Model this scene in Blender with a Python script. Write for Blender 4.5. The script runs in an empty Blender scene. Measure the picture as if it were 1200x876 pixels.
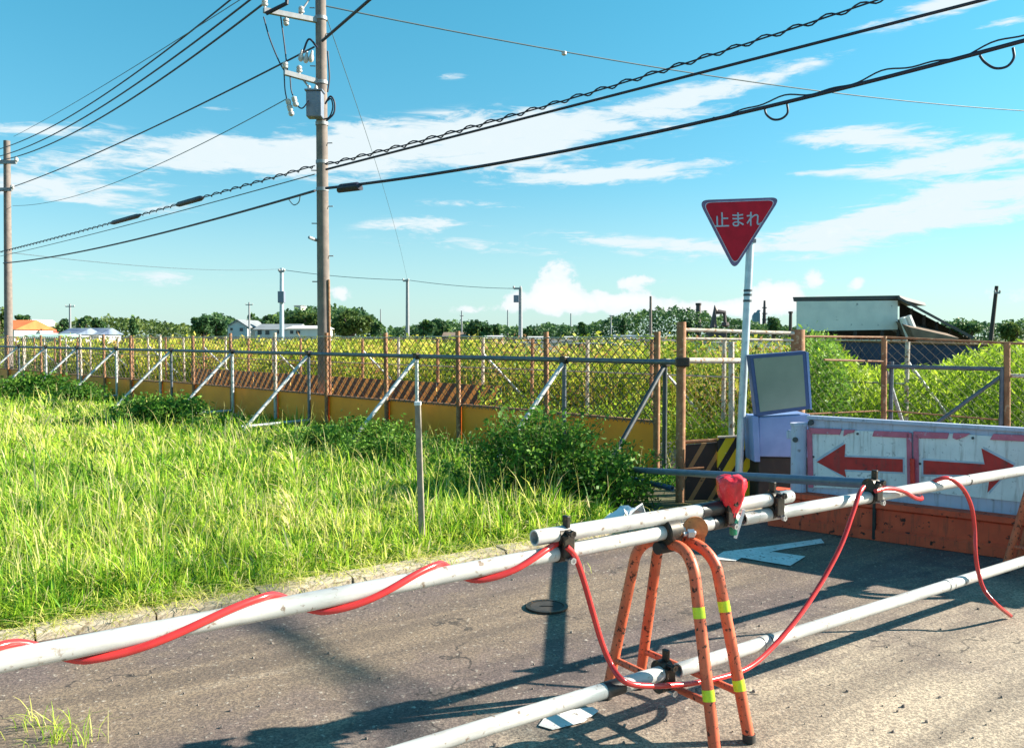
import bpy, math, random
import numpy as np
from mathutils import Vector, Matrix, noise as mnoise

random.seed(7)
rng = np.random.default_rng(11)
scene = bpy.context.scene
COL = scene.collection
R = math.radians

# ------------------------------------------------------------------ camera
F, CX, CY, CAMH = 1000.0, 600.0, 438.0, 1.6
PITCH = math.atan((438.0 - 394.0) / F)
CP, SP = math.cos(PITCH), math.sin(PITCH)
CAM = Vector((0, 0, CAMH))


def ray(u, v):
    x, y = (u - CX) / F, (CY - v) / F
    return Vector((x, CP + y * SP, -SP + y * CP))


def at(u, v, Y):                       # point on the view line at world distance Y
    d = ray(u, v)
    return CAM + d * (Y / d.y)


def G(u, v, z=0.0):                    # point on the level plane z
    d = ray(u, v)
    return CAM + d * ((z - CAMH) / d.z)


def onv(u, v, P, D):                   # point on the vertical plane through P along D
    n = Vector((-D[1], D[0], 0))
    d = ray(u, v)
    t = (Vector((P[0], P[1], 0)) - Vector((0, 0, 0))).dot(n) / d.dot(n)
    return CAM + d * t


cam_d = bpy.data.cameras.new("camera")
cam_d.sensor_width = 36.0
cam_d.lens = 36.0 * F / 1200.0
cam_d.clip_start, cam_d.clip_end = 0.05, 6000
cam_o = bpy.data.objects.new("camera", cam_d)
cam_o.location = CAM
cam_o.rotation_euler = (R(90) - PITCH, 0, 0)
COL.objects.link(cam_o)
scene.camera = cam_o

# ------------------------------------------------------------------ materials
class X:
    """tiny node-expression helper"""
    def __init__(s, nt, sock): s.nt, s.k = nt, sock
    def _m(s, op, *o, clamp=False):
        n = s.nt.nodes.new("ShaderNodeMath"); n.operation = op; n.use_clamp = clamp
        for i, a in enumerate((s,) + o):
            if isinstance(a, X): s.nt.links.new(a.k, n.inputs[i])
            else: n.inputs[i].default_value = a
        return X(s.nt, n.outputs[0])
    def __add__(s, o): return s._m("ADD", o)
    def __sub__(s, o): return s._m("SUBTRACT", o)
    def __mul__(s, o): return s._m("MULTIPLY", o)
    def step(s, a, b, lo=0.0, hi=1.0):
        n = s.nt.nodes.new("ShaderNodeMapRange"); n.interpolation_type = "SMOOTHSTEP"
        s.nt.links.new(s.k, n.inputs[0])
        for i, q in enumerate((a, b, lo, hi)): n.inputs[i + 1].default_value = q
        return X(s.nt, n.outputs[0])


def rgba(c): return (c[0], c[1], c[2], 1.0)


def noise_x(nt, vec, scale, detail=4, rough=0.55, dist=0.0):
    n = nt.nodes.new("ShaderNodeTexNoise")
    n.inputs["Scale"].default_value = scale; n.inputs["Detail"].default_value = detail
    n.inputs["Roughness"].default_value = rough; n.inputs["Distortion"].default_value = dist
    if vec is not None: nt.links.new(vec, n.inputs["Vector"])
    return X(nt, n.outputs["Fac"])


def mixc(nt, fac, a, b, mode="MIX"):
    n = nt.nodes.new("ShaderNodeMix"); n.data_type = "RGBA"; n.blend_type = mode
    for s, q in ((n.inputs[0], fac), (n.inputs[6], a), (n.inputs[7], b)):
        if isinstance(q, X): nt.links.new(q.k, s)
        elif hasattr(q, "links") or isinstance(q, bpy.types.NodeSocket): nt.links.new(q, s)
        elif isinstance(q, (int, float)): s.default_value = q
        else: s.default_value = rgba(q)
    return n.outputs[2]


def new_mat(name):
    m = bpy.data.materials.new(name); m.use_nodes = True
    nt = m.node_tree
    return m, nt, nt.nodes["Principled BSDF"]


def geo_pos(nt):
    return nt.nodes.new("ShaderNodeNewGeometry").outputs["Position"]


def bump(nt, b, height, strength, dist=0.01):
    n = nt.nodes.new("ShaderNodeBump")
    n.inputs["Strength"].default_value = strength; n.inputs["Distance"].default_value = dist
    nt.links.new(height.k, n.inputs["Height"]); nt.links.new(n.outputs[0], b.inputs["Normal"])


def paint(name, c, c2=None, rough=0.5, metal=0.0, scale=12.0, wear=None, wear_amt=0.62, wscale=30.0, bmp=0.15, soft=0.06, streak=None, stk=(9, 9, 0.9)):
    """painted / worn surface: two close tones plus spots of wear"""
    m, nt, b = new_mat(name)
    tc = nt.nodes.new("ShaderNodeTexCoord").outputs["Object"]
    n1 = noise_x(nt, tc, scale, 5)
    col = mixc(nt, n1.step(0.35, 0.65), c, c2 if c2 else tuple(q * 0.8 for q in c))
    if wear:
        n2 = noise_x(nt, tc, wscale, 6, 0.6)
        f = n2.step(wear_amt, wear_amt + soft)
        col = mixc(nt, f, col, wear)
        nt.links.new((f * 0.35 + rough).k, b.inputs["Roughness"])
    else:
        nt.links.new((n1 * 0.2 + (rough - 0.1)).k, b.inputs["Roughness"])
    if streak:                                   # rain-washed dirt running down (or along) the surface
        mp = nt.nodes.new("ShaderNodeMapping"); mp.inputs["Scale"].default_value = stk; nt.links.new(tc, mp.inputs[0])
        col = mixc(nt, noise_x(nt, mp.outputs[0], 3.0, 5, 0.65).step(0.50, 0.72) * 0.55, col, streak)
    nt.links.new(col, b.inputs["Base Color"])
    b.inputs["Metallic"].default_value = metal
    if bmp: bump(nt, b, noise_x(nt, tc, wscale * 2, 4), bmp, 0.0006)
    return m


def leaf_mat(name, cols, trans=0.45, rough=0.55):
    """leaf: hue picked per blade by the attribute 'tone', light passes through"""
    m, nt, b = new_mat(name)
    a = nt.nodes.new("ShaderNodeAttribute"); a.attribute_name = "tone"
    r = nt.nodes.new("ShaderNodeValToRGB"); r.color_ramp.interpolation = "LINEAR"
    e = r.color_ramp.elements
    while len(e) < len(cols): e.new(0.5)
    for i, (p, c) in enumerate(cols):
        e[i].position = p; e[i].color = rgba(c)
    nt.links.new(a.outputs["Fac"], r.inputs[0])
    nt.links.new(r.outputs[0], b.inputs["Base Color"])
    b.inputs["Roughness"].default_value = rough
    b.inputs["Specular IOR Level"].default_value = 0.25
    t = nt.nodes.new("ShaderNodeBsdfTranslucent"); nt.links.new(r.outputs[0], t.inputs[0])
    mx = nt.nodes.new("ShaderNodeMixShader"); mx.inputs[0].default_value = trans
    nt.links.new(b.outputs[0], mx.inputs[1]); nt.links.new(t.outputs[0], mx.inputs[2])
    nt.links.new(mx.outputs[0], nt.nodes["Material Output"].inputs[0])
    return m


def stripe_mat(name, ca, cb, direction, period, duty=0.5, wear=(0.05, 0.03, 0.02), amt=0.62):
    """diagonal warning stripes in world units, along a given direction"""
    m, nt, b = new_mat(name)
    p = geo_pos(nt)
    d = nt.nodes.new("ShaderNodeVectorMath"); d.operation = "DOT_PRODUCT"
    nt.links.new(p, d.inputs[0]); d.inputs[1].default_value = direction
    f = X(nt, d.outputs["Value"])._m("DIVIDE", period)._m("FRACT")
    fac = f._m("GREATER_THAN", duty)
    col = mixc(nt, fac, ca, cb)
    w = noise_x(nt, p, 14, 6, 0.65).step(amt, amt + 0.05)
    col = mixc(nt, w, col, wear)
    nt.links.new(col, b.inputs["Base Color"]); b.inputs["Roughness"].default_value = 0.6
    return m


M = {}
M["pipe"] = paint("galvanised_pipe", (0.54, 0.54, 0.525), (0.42, 0.42, 0.415), 0.42, 0.0, 6, (0.22, 0.16, 0.12), 0.59, 30, 0.12, 0.10, (0.30, 0.26, 0.22), (1.2, 1.8, 16))
M["pipe_in"] = paint("pipe_inside", (0.03, 0.03, 0.03), None, 0.8)
M["bluepipe"] = paint("blue_grey_tube", (0.045, 0.095, 0.18), (0.07, 0.125, 0.21), 0.42, 0.2, 10, (0.10, 0.09, 0.09), 0.66, 26, 0.05)
M["tape"] = paint("black_tape", (0.018, 0.017, 0.02), (0.03, 0.028, 0.03), 0.45)
M["clamp"] = paint("clamp_steel", (0.028, 0.025, 0.025), (0.05, 0.04, 0.03), 0.45, 0.4, 40, (0.22, 0.12, 0.05), 0.6, 60, 0.2)
M["bolt"] = paint("zinc_bolt", (0.5, 0.52, 0.56), None, 0.3, 0.8)
M["orange"] = paint("orange_stand", (0.70, 0.150, 0.065), (0.58, 0.105, 0.045), 0.48, 0.0, 8, (0.05, 0.022, 0.014), 0.575, 50, 0.12, 0.05, (0.36, 0.085, 0.04), (14, 14, 2))
M["flange"] = paint("rusty_flange", (0.52, 0.20, 0.06), (0.36, 0.14, 0.05), 0.6, 0.0, 30, (0.16, 0.08, 0.04), 0.6, 40, 0.2)
M["lime"] = paint("reflective_tape", (0.62, 0.80, 0.02), (0.52, 0.70, 0.03), 0.35, 0, 60)
M["hose"] = paint("red_tube", (0.58, 0.040, 0.038), (0.50, 0.032, 0.034), 0.22, 0, 14)
M["redbag"] = paint("red_plastic", (0.80, 0.03, 0.05), (0.60, 0.02, 0.035), 0.28, 0, 20)
M["green"] = paint("green_plastic", (0.03, 0.30, 0.16), None, 0.4)
M["white"] = paint("white_plastic", (0.78, 0.80, 0.82), (0.70, 0.73, 0.76), 0.35, 0, 20)
M["rust"] = paint("rusty_post", (0.34, 0.165, 0.08), (0.24, 0.105, 0.05), 0.75, 0.0, 14, (0.46, 0.31, 0.19), 0.58, 24, 0.25)
M["palepost"] = paint("pale_post", (0.58, 0.53, 0.46), (0.44, 0.37, 0.30), 0.7, 0.0, 14, (0.32, 0.17, 0.09), 0.56, 22, 0.2)
M["rail"] = paint("rail_tube", (0.085, 0.105, 0.14), (0.13, 0.15, 0.18), 0.45, 0.3, 10, (0.20, 0.12, 0.07), 0.66, 20, 0.1)
M["brace"] = paint("brace_tube", (0.55, 0.57, 0.58), (0.46, 0.48, 0.50), 0.42, 0.2, 10, (0.30, 0.22, 0.15), 0.66, 20, 0.1)
M["dark"] = paint("dark_tube", (0.045, 0.055, 0.065), (0.07, 0.08, 0.09), 0.5, 0.2)
M["mesh"] = paint("fence_wire", (0.15, 0.13, 0.10), (0.11, 0.085, 0.06), 0.7, 0.0, 5)
M["panel"] = paint("yellow_panel", (0.98, 0.31, 0.010), (0.88, 0.265, 0.010), 0.55, 0.0, 2.2, (0.24, 0.14, 0.05), 0.68, 7, 0.1, 0.12)
M["rustedge"] = paint("rust_edge", (0.30, 0.15, 0.08), (0.20, 0.10, 0.06), 0.8, 0, 18)
M["signred"] = paint("sign_red", (0.46, 0.010, 0.030), (0.38, 0.009, 0.026), 0.5, 0, 10, (0.22, 0.02, 0.035), 0.62, 22, 0.04, 0.15)
M["signred"].node_tree.nodes["Principled BSDF"].inputs["Specular IOR Level"].default_value = 0.2
M["signwhite"] = paint("sign_white", (0.48, 0.57, 0.70), None, 0.4)
M["letter"] = paint("letter_sheet", (0.34, 0.45, 0.56), (0.27, 0.37, 0.48), 0.5, 0, 30)
M["signedge"] = paint("sign_edge", (0.16, 0.13, 0.26), (0.12, 0.10, 0.20), 0.5)
M["pole"] = paint("sign_pole", (0.52, 0.62, 0.68), (0.40, 0.50, 0.57), 0.35, 0.2, 10, (0.30, 0.34, 0.36), 0.62, 24, 0.08)
M["concrete"] = paint("pole_concrete", (0.225, 0.185, 0.165), (0.165, 0.135, 0.125), 0.85, 0, 6, (0.26, 0.20, 0.16), 0.62, 12, 0.2)
M["steel"] = paint("grey_steel", (0.30, 0.31, 0.33), (0.24, 0.25, 0.27), 0.5, 0.3)
M["box"] = paint("pole_box", (0.20, 0.23, 0.30), (0.16, 0.19, 0.25), 0.5, 0.1)
M["porcelain"] = paint("porcelain", (0.55, 0.53, 0.52), None, 0.3)
M["cable"] = paint("black_cable", (0.022, 0.022, 0.045), None, 0.55, 0, 3, None, .6, 8, 0)
M["farcable"] = paint("grey_cable", (0.10, 0.16, 0.20), None, 0.6, 0, 3, None, .6, 8, 0)
M["lav"] = paint("pale_blue_steel", (0.50, 0.53, 0.68), (0.43, 0.46, 0.61), 0.45, 0.0, 5, (0.26, 0.24, 0.28), 0.62, 18, 0.10, 0.1, (0.20, 0.19, 0.20))
M["cabinet"] = paint("cabinet_blue", (0.20, 0.31, 0.58), (0.16, 0.26, 0.51), 0.55, 0, 4)
M["alu"] = paint("brushed_sheet", (0.80, 0.80, 0.82), (0.70, 0.71, 0.73), 0.45, 0.0, 6, (0.33, 0.33, 0.35), 0.60, 26, 0.08, 0.1, (0.27, 0.25, 0.24))
M["mauve"] = paint("mauve_edge", (0.62, 0.15, 0.23), (0.52, 0.12, 0.19), 0.5, 0, 12, (0.52, 0.36, 0.46), 0.62, 30, 0.1)
M["arrow"] = paint("arrow_red", (0.58, 0.028, 0.024), (0.46, 0.020, 0.018), 0.55, 0, 12, (0.22, 0.05, 0.045), 0.57, 24, 0.08, 0.1, (0.24, 0.06, 0.05))
M["redtube"] = paint("red_lamp_tube", (0.75, 0.03, 0.03), None, 0.25)
M["beam"] = paint("orange_beam", (0.82, 0.105, 0.038), (0.68, 0.080, 0.030), 0.65, 0, 5, (0.06, 0.024, 0.018), 0.605, 17, 0.3, 0.04, (0.15, 0.05, 0.03))
M["navy"] = paint("navy_frame", (0.03, 0.07, 0.19), (0.04, 0.085, 0.22), 0.6)
M["screen"] = paint("grey_screen", (0.19, 0.26, 0.21), (0.15, 0.215, 0.175), 0.3, 0, 2)
M["blacksteel"] = paint("black_steel", (0.022, 0.022, 0.022), (0.04, 0.035, 0.03), 0.8)  # plain near-black; also colours the shaded gap under the arrow board
M["stake"] = paint("grey_stake", (0.33, 0.28, 0.22), (0.22, 0.185, 0.15), 0.85, 0, 14, (0.25, 0.22, 0.18), 0.62, 22, 0.25)
M["navyfence"] = paint("navy_sheet", (0.030, 0.042, 0.10), (0.042, 0.055, 0.12), 0.6, 0, 2)
M["tarp"] = paint("grey_tarp", (0.80, 0.80, 0.76), (0.70, 0.71, 0.68), 0.6, 0, 1.2, (0.33, 0.36, 0.36), 0.62, 4, 0.2, 0.1)
M["darkwood"] = paint("dark_timber", (0.035, 0.03, 0.028), (0.06, 0.05, 0.045), 0.85)
M["rooftin"] = paint("tin_roof", (0.07, 0.075, 0.085), (0.10, 0.09, 0.085), 0.6, 0.2, 3)
M["brownroof"] = paint("brown_roof", (0.24, 0.17, 0.12), (0.17, 0.12, 0.09), 0.8, 0, 2)
M["wallwhite"] = paint("white_wall", (0.72, 0.71, 0.69), (0.64, 0.63, 0.62), 0.8, 0, 1)
M["glass"] = paint("dark_glass", (0.03, 0.045, 0.06), None, 0.15)
M["roofgrey"] = paint("grey_roof", (0.24, 0.26, 0.28), None, 0.7, 0, 1)
M["roofred"] = paint("red_roof", (0.62, 0.10, 0.07), None, 0.7, 0, 1)
M["rooforange"] = paint("orange_roof", (0.68, 0.18, 0.05), None, 0.7, 0, 1)
M["roofblue"] = paint("blue_roof", (0.05, 0.08, 0.16), (0.20, 0.25, 0.32), 0.7, 0, 0.5)
M["mint"] = paint("mint_sheet", (0.42, 0.60, 0.52), None, 0.7, 0, 1)
M["machine"] = paint("machine_paint", (0.10, 0.06, 0.06), (0.07, 0.06, 0.07), 0.6)
M["bark"] = paint("bark", (0.10, 0.075, 0.05), (0.07, 0.05, 0.035), 0.9, 0, 5)
M["stem"] = paint("plant_stem", (0.10, 0.13, 0.04), None, 0.8)

# grass, weeds, leaves
M["grass"] = leaf_mat("grass_blades", [(0, (0.016, 0.085, 0.012)), (0.22, (0.07, 0.235, 0.018)), (0.5, (0.33, 0.58, 0.035)), (0.8, (0.64, 0.74, 0.085)), (0.93, (0.78, 0.72, 0.24)), (1, (0.84, 0.70, 0.40))], 0.45)
M["weed"] = leaf_mat("weed_leaves", [(0, (0.03, 0.09, 0.014)), (0.5, (0.085, 0.22, 0.025)), (1, (0.27, 0.44, 0.06))], 0.35)
M["field"] = leaf_mat("field_leaves", [(0, (0.06, 0.12, 0.014)), (0.25, (0.17, 0.28, 0.022)), (0.55, (0.50, 0.54, 0.05)), (0.88, (0.76, 0.60, 0.14)), (1, (0.48, 0.26, 0.09))], 0.45)
M["reed"] = leaf_mat("reed_leaves", [(0, (0.035, 0.09, 0.012)), (0.35, (0.15, 0.27, 0.02)), (0.75, (0.40, 0.54, 0.04)), (1, (0.58, 0.62, 0.10))], 0.5)
M["dry"] = leaf_mat("dry_leaves", [(0, (0.30, 0.13, 0.06)), (0.5, (0.48, 0.25, 0.11)), (1, (0.62, 0.48, 0.22))], 0.3)
M["tree"] = leaf_mat("tree_leaves", [(0, (0.03, 0.075, 0.040)), (0.6, (0.07, 0.155, 0.052)), (1, (0.21, 0.32, 0.08))], 0.25)
M["treelight"] = leaf_mat("light_tree_leaves", [(0, (0.035, 0.07, 0.02)), (0.6, (0.10, 0.16, 0.035)), (1, (0.22, 0.27, 0.06))], 0.3)


def road_mat():
    m, nt, b = new_mat("dusty_asphalt")
    p = geo_pos(nt)
    fine = noise_x(nt, p, 85, 3, 0.75)
    mid = noise_x(nt, p, 34, 4, 0.65)
    big = noise_x(nt, p, 0.9, 5, 0.6, 0.6)
    big2 = noise_x(nt, p, 3.2, 5, 0.65, 0.8)
    sep = nt.nodes.new("ShaderNodeSeparateXYZ"); nt.links.new(p, sep.inputs[0])
    x, y = X(nt, sep.outputs[0]), X(nt, sep.outputs[1])
    # dry sand has drifted over the trafficked lane right of the barrier
    side = (x * 0.568 - y * 0.823 + 2.50)          # metres right of the barrier line
    sand = (side * 0.60 + big * 1.5 + big2 * 0.6 - 0.50).step(0.0, 0.95)
    c = mixc(nt, big2.step(0.3, 0.7), (0.135, 0.100, 0.096), (0.205, 0.148, 0.130))
    c = mixc(nt, big.step(0.50, 0.66)* 0.7, c, (0.27, 0.19, 0.13))
    track = (side + 1.5)._m("ABSOLUTE") + (big2 - .5) * 1.1
    c = mixc(nt, track.step(0.75, 0.10) * 0.75, c, (0.31, 0.225, 0.145))
    c = mixc(nt, sand, c, (0.56, 0.45, 0.325))
    # worn lanes running with the traffic
    cr = nt.nodes.new("ShaderNodeCombineXYZ"); nt.links.new((side * 2.6).k, cr.inputs[0]); nt.links.new(((x * 0.823 + y * 0.568) * 0.28).k, cr.inputs[1])
    lane = noise_x(nt, cr.outputs[0], 1.6, 6, 0.62, 0.4)
    c = mixc(nt, lane.step(0.40, 0.56), mixc(nt, 0.42, c, (0.07, 0.05, 0.045)), c)
    c = mixc(nt, lane.step(0.60, 0.72) * 0.35, c, (0.50, 0.40, 0.30))
    c = mixc(nt, fine.step(0.42, 0.60), mixc(nt, 0.60, c, (0.04, 0.03, 0.032)), c)
    c = mixc(nt, mid.step(0.60, 0.70) * 0.55, c, (0.62, 0.55, 0.46))
    c = mixc(nt, noise_x(nt, p, 55, 2, 0.5).step(0.30, 0.24) * 0.7, c, (0.05, 0.04, 0.04))
    # fine cracks wandering over the old surface
    vo = nt.nodes.new("ShaderNodeTexVoronoi"); vo.feature = "DISTANCE_TO_EDGE"; vo.inputs["Scale"].default_value = 0.55
    wob = nt.nodes.new("ShaderNodeVectorMath"); wob.operation = "ADD"
    wn = nt.nodes.new("ShaderNodeTexNoise"); wn.inputs["Scale"].default_value = 2.6; wn.inputs["Detail"].default_value = 6; nt.links.new(p, wn.inputs["Vector"])
    nt.links.new(p, wob.inputs[0]); nt.links.new(wn.outputs["Color"], wob.inputs[1]); nt.links.new(wob.outputs[0], vo.inputs["Vector"])
    crack = X(nt, vo.outputs["Distance"]).step(.0065, .0025) * big2.step(.42, .55)
    c = mixc(nt, crack * .8, c, (0.03, 0.024, 0.022))
    # brown stains
    st = noise_x(nt, p, 1.7, 4, 0.7, 1.2).step(0.63, 0.72)
    c = mixc(nt, st * 0.45, c, (0.13, 0.085, 0.065))
    nt.links.new(c, b.inputs["Base Color"]); b.inputs["Roughness"].default_value = 0.9
    bump(nt, b, fine * 0.6 + mid, 0.55, 0.007)
    return m


def soil_mat(name, a, b2, c3):
    m, nt, b = new_mat(name)
    p = geo_pos(nt)
    c = mixc(nt, noise_x(nt, p, 1.3, 6).step(0.4, 0.6), a, b2)
    c = mixc(nt, noise_x(nt, p, 30, 5, 0.7).step(0.5, 0.65), c, c3)
    nt.links.new(c, b.inputs["Base Color"]); b.inputs["Roughness"].default_value = 0.95
    bump(nt, b, noise_x(nt, p, 40, 5), 0.5, 0.008)
    return m


M["road"] = road_mat()
M["soil"] = soil_mat("field_soil", (0.06, 0.075, 0.02), (0.11, 0.105, 0.035), (0.15, 0.12, 0.06))
M["verge"] = soil_mat("verge_soil", (0.07, 0.075, 0.025), (0.11, 0.095, 0.045), (0.17, 0.14, 0.075))
M["kerb"] = soil_mat("kerb_concrete", (0.48, 0.41, 0.32), (0.36, 0.30, 0.22), (0.22, 0.17, 0.11))
M["path"] = soil_mat("gravel_path", (0.22, 0.19, 0.15), (0.16, 0.14, 0.11), (0.30, 0.26, 0.2))
M["paintwhite"] = paint("road_paint", (0.74, 0.74, 0.72), (0.62, 0.60, 0.57), 0.8, 0, 8, (0.20, 0.165, 0.145), 0.57, 30, 0.2, 0.10)
M["tar"] = paint("tar_patch", (0.034, 0.028, 0.026), (0.055, 0.045, 0.04), 0.95, 0, 14, (0.13, 0.10, 0.09), 0.56, 60, 0.4, 0.1)
M["tar"].node_tree.nodes["Principled BSDF"].inputs["Specular IOR Level"].default_value = 0.05
M["stripe_near"] = stripe_mat("bright_stripes", (0.90, 0.62, 0.02), (0.02, 0.02, 0.022), (0.86, 0, -0.5), 0.135, 0.58, (0.85, 0.80, 0.66), 0.64)
M["stripe_dark"] = stripe_mat("brown_stripes", (0.30, 0.17, 0.07), (0.018, 0.014, 0.014), (0.86, 0, -0.5), 0.165, 0.25, (0.05, 0.03, 0.02), 0.60)  # brown lines on near-black, darker than the yellow board beside it
M["stripe_far"] = stripe_mat("far_stripes", (0.74, 0.40, 0.10), (0.02, 0.016, 0.016), (0.62, -0.62, -0.80), 0.235, 0.46, (0.20, 0.10, 0.05), 0.62)

# ------------------------------------------------------------------ objects
def tag(o, label=None, cat=None, group=None, kind=None):
    if label: o["label"] = label
    if cat: o["category"] = cat
    if group: o["group"] = group
    if kind: o["kind"] = kind
    return o


def thing(name, label, cat, loc=(0, 0, 0), group=None):
    o = bpy.data.objects.new(name, None); COL.objects.link(o)
    o.location = loc; o.empty_display_size = 0.1
    return tag(o, label, cat, group)


class MB:
    def __init__(s): s.v, s.f, s.mi = [], [], []
    def add(s, vs, fs, mi=0):
        o = len(s.v); s.v += [tuple(q) for q in vs]
        s.f += [tuple(i + o for i in q) for q in fs]; s.mi += [mi] * len(fs)
        return s
    def prism(s, poly, vec, mi=0):              # extrude a planar polygon along vec
        n = len(poly); vec = Vector(vec)
        a = [Vector(p) for p in poly]; b = [p + vec for p in a]
        s.add(a + b, [tuple(range(n))[::-1], tuple(range(n, 2 * n))] + [(i, (i + 1) % n, n + (i + 1) % n, n + i) for i in range(n)], mi)
        return s
    def box(s, c, sx, sy, sz, ax=None, mi=0):   # centre, full sizes, optional axes
        ax = ax or (Vector((1, 0, 0)), Vector((0, 1, 0)), Vector((0, 0, 1)))
        c = Vector(c); X_, Y_, Z_ = Vector(ax[0]) * sx / 2, Vector(ax[1]) * sy / 2, Vector(ax[2]) * sz / 2
        vs = [c + i * X_ + j * Y_ + k * Z_ for k in (-1, 1) for j in (-1, 1) for i in (-1, 1)]
        s.add(vs, [(0, 2, 3, 1), (4, 5, 7, 6), (0, 1, 5, 4), (2, 6, 7, 3), (0, 4, 6, 2), (1, 3, 7, 5)], mi)
        return s
    def tube(s, pts, r, seg=10, caps=True, mi=0):
        pts = [Vector(p) for p in pts]; n = len(pts)
        rs = r if isinstance(r, (list, tuple)) else [r] * n
        t0 = (pts[1] - pts[0]).normalized()
        up = Vector((0, 0, 1)) if abs(t0.z) < 0.9 else Vector((1, 0, 0))
        nrm = (up - t0 * up.dot(t0)).normalized()
        vs = []
        for i, p in enumerate(pts):
            if i == 0: t = t0
            elif i == n - 1: t = (pts[i] - pts[i - 1]).normalized()
            else: t = ((pts[i + 1] - p).normalized() + (p - pts[i - 1]).normalized()).normalized()
            nrm = (nrm - t * nrm.dot(t)).normalized(); bn = t.cross(nrm)
            for k in range(seg):
                a = 2 * math.pi * k / seg
                vs.append(p + (nrm * math.cos(a) + bn * math.sin(a)) * rs[i])
        fs = [(i * seg + k, i * seg + (k + 1) % seg, (i + 1) * seg + (k + 1) % seg, (i + 1) * seg + k) for i in range(n - 1) for k in range(seg)]
        if caps: fs += [tuple(range(seg))[::-1], tuple(range((n - 1) * seg, n * seg))]
        return s.add(vs, fs, mi)
    def pipe(s, a, b, ro, ri, seg=16, mi=0):    # open-ended pipe with wall thickness
        a, b = Vector(a), Vector(b); t = (b - a).normalized()
        n1 = Vector((0, 0, 1)); n1 = (n1 - t * n1.dot(t)).normalized(); n2 = t.cross(n1)
        rings = []
        for p, r in ((a + t * 0.04, ri), (a, ri), (a, ro), (b, ro), (b, ri), (b - t * 0.04, ri)):
            rings += [p + (n1 * math.cos(2 * math.pi * k / seg) + n2 * math.sin(2 * math.pi * k / seg)) * r for k in range(seg)]
        fs = [(i * seg + k, i * seg + (k + 1) % seg, (i + 1) * seg + (k + 1) % seg, (i + 1) * seg + k) for i in range(5) for k in range(seg)]
        o = len(s.v)
        s.add(rings, fs, mi)
        s.f += [tuple(o + k for k in range(seg)), tuple(o + 5 * seg + k for k in range(seg))[::-1]]; s.mi += [1, 1]
        return s
    def lathe(s, base, axis, prof, seg=16, mi=0):
        base, t = Vector(base), Vector(axis).normalized()
        return s.tube([base + t * h for h, r in prof], [r for h, r in prof], seg, True, mi)
    def build(s, name, mats, parent=None, smooth=None, bevel=0.0):
        me = bpy.data.meshes.new(name)
        me.from_pydata(s.v, [], s.f)
        for q in (mats if isinstance(mats, (list, tuple)) else [mats]): me.materials.append(q)
        me.polygons.foreach_set("material_index", s.mi)
        me.validate(); me.update()
        o = bpy.data.objects.new(name, me); COL.objects.link(o)
        if smooth is not None:
            me.polygons.foreach_set("use_smooth", [True] * len(me.polygons))
            me.set_sharp_from_angle(angle=R(smooth))
        if bevel:
            md = o.modifiers.new("bevel", "BEVEL"); md.width = bevel; md.segments = 2; md.limit_method = "ANGLE"
        if parent is not None:
            o.parent = parent
            # parents hold only a translation (or a parent's chain of them)
            w = Vector((0, 0, 0)); q = parent
            while q is not None: w += Vector(q.location); q = q.parent
            for vtx in me.vertices: vtx.co -= w
        return o


def np_mesh(name, verts, faces4, tone, mat, parent=None, label=None, cat=None, group=None, kind=None):
    """big leafy mesh from numpy arrays: faces4 is (n,4), tone one value per vertex"""
    me = bpy.data.meshes.new(name)
    nv, nf = len(verts), len(faces4)
    me.vertices.add(nv); me.vertices.foreach_set("co", np.ascontiguousarray(verts, np.float32).ravel())
    me.loops.add(nf * 4); me.loops.foreach_set("vertex_index", np.ascontiguousarray(faces4, np.int32).ravel())
    me.polygons.add(nf)
    me.polygons.foreach_set("loop_start", np.arange(0, nf * 4, 4, dtype=np.int32))
    me.update(calc_edges=True)
    at_ = me.attributes.new("tone", "FLOAT", "POINT"); at_.data.foreach_set("value", np.ascontiguousarray(tone, np.float32))
    me.materials.append(mat)
    o = bpy.data.objects.new(name, me); COL.objects.link(o)
    if parent is not None:
        o.parent = parent
        w = np.array(parent.location[:], np.float32)
        me.vertices.foreach_set("co", (np.asarray(verts, np.float32) - w).ravel())
    tag(o, label, cat, group, kind)
    return o


def smooth_path(pts, sub=6):                     # Catmull-Rom through the points
    pts = [Vector(p) for p in pts]; P = [pts[0] * 2 - pts[1]] + pts + [pts[-1] * 2 - pts[-2]]
    out = []
    for i in range(1, len(P) - 2):
        a, b, c, d = P[i - 1], P[i], P[i + 1], P[i + 2]
        for k in range(sub):
            t = k / sub
            out.append(0.5 * ((2 * b) + (c - a) * t + (2 * a - 5 * b + 4 * c - d) * t * t + (3 * b - a - 3 * c + d) * t ** 3))
    return out + [pts[-1]]


# ------------------------------------------------------------------ foliage generators
def fnoise(x, y, s=1.0, seed=0.0):
    """cheap smooth 2-D variation made of a few waves, 0..1"""
    a = np.sin(x * 1.7 * s + seed) + np.sin(y * 2.1 * s + 1.3 * seed + 1.0) + np.sin((x + y) * 1.1 * s + 2.1 + seed) \
        + 0.7 * np.sin((x * 2.9 - y * 3.3) * s + seed * 2.0) + 0.5 * np.sin((x * 5.1 + y * 4.3) * s + seed)
    return np.clip(0.5 + a / 7.0, 0, 1)


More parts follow.
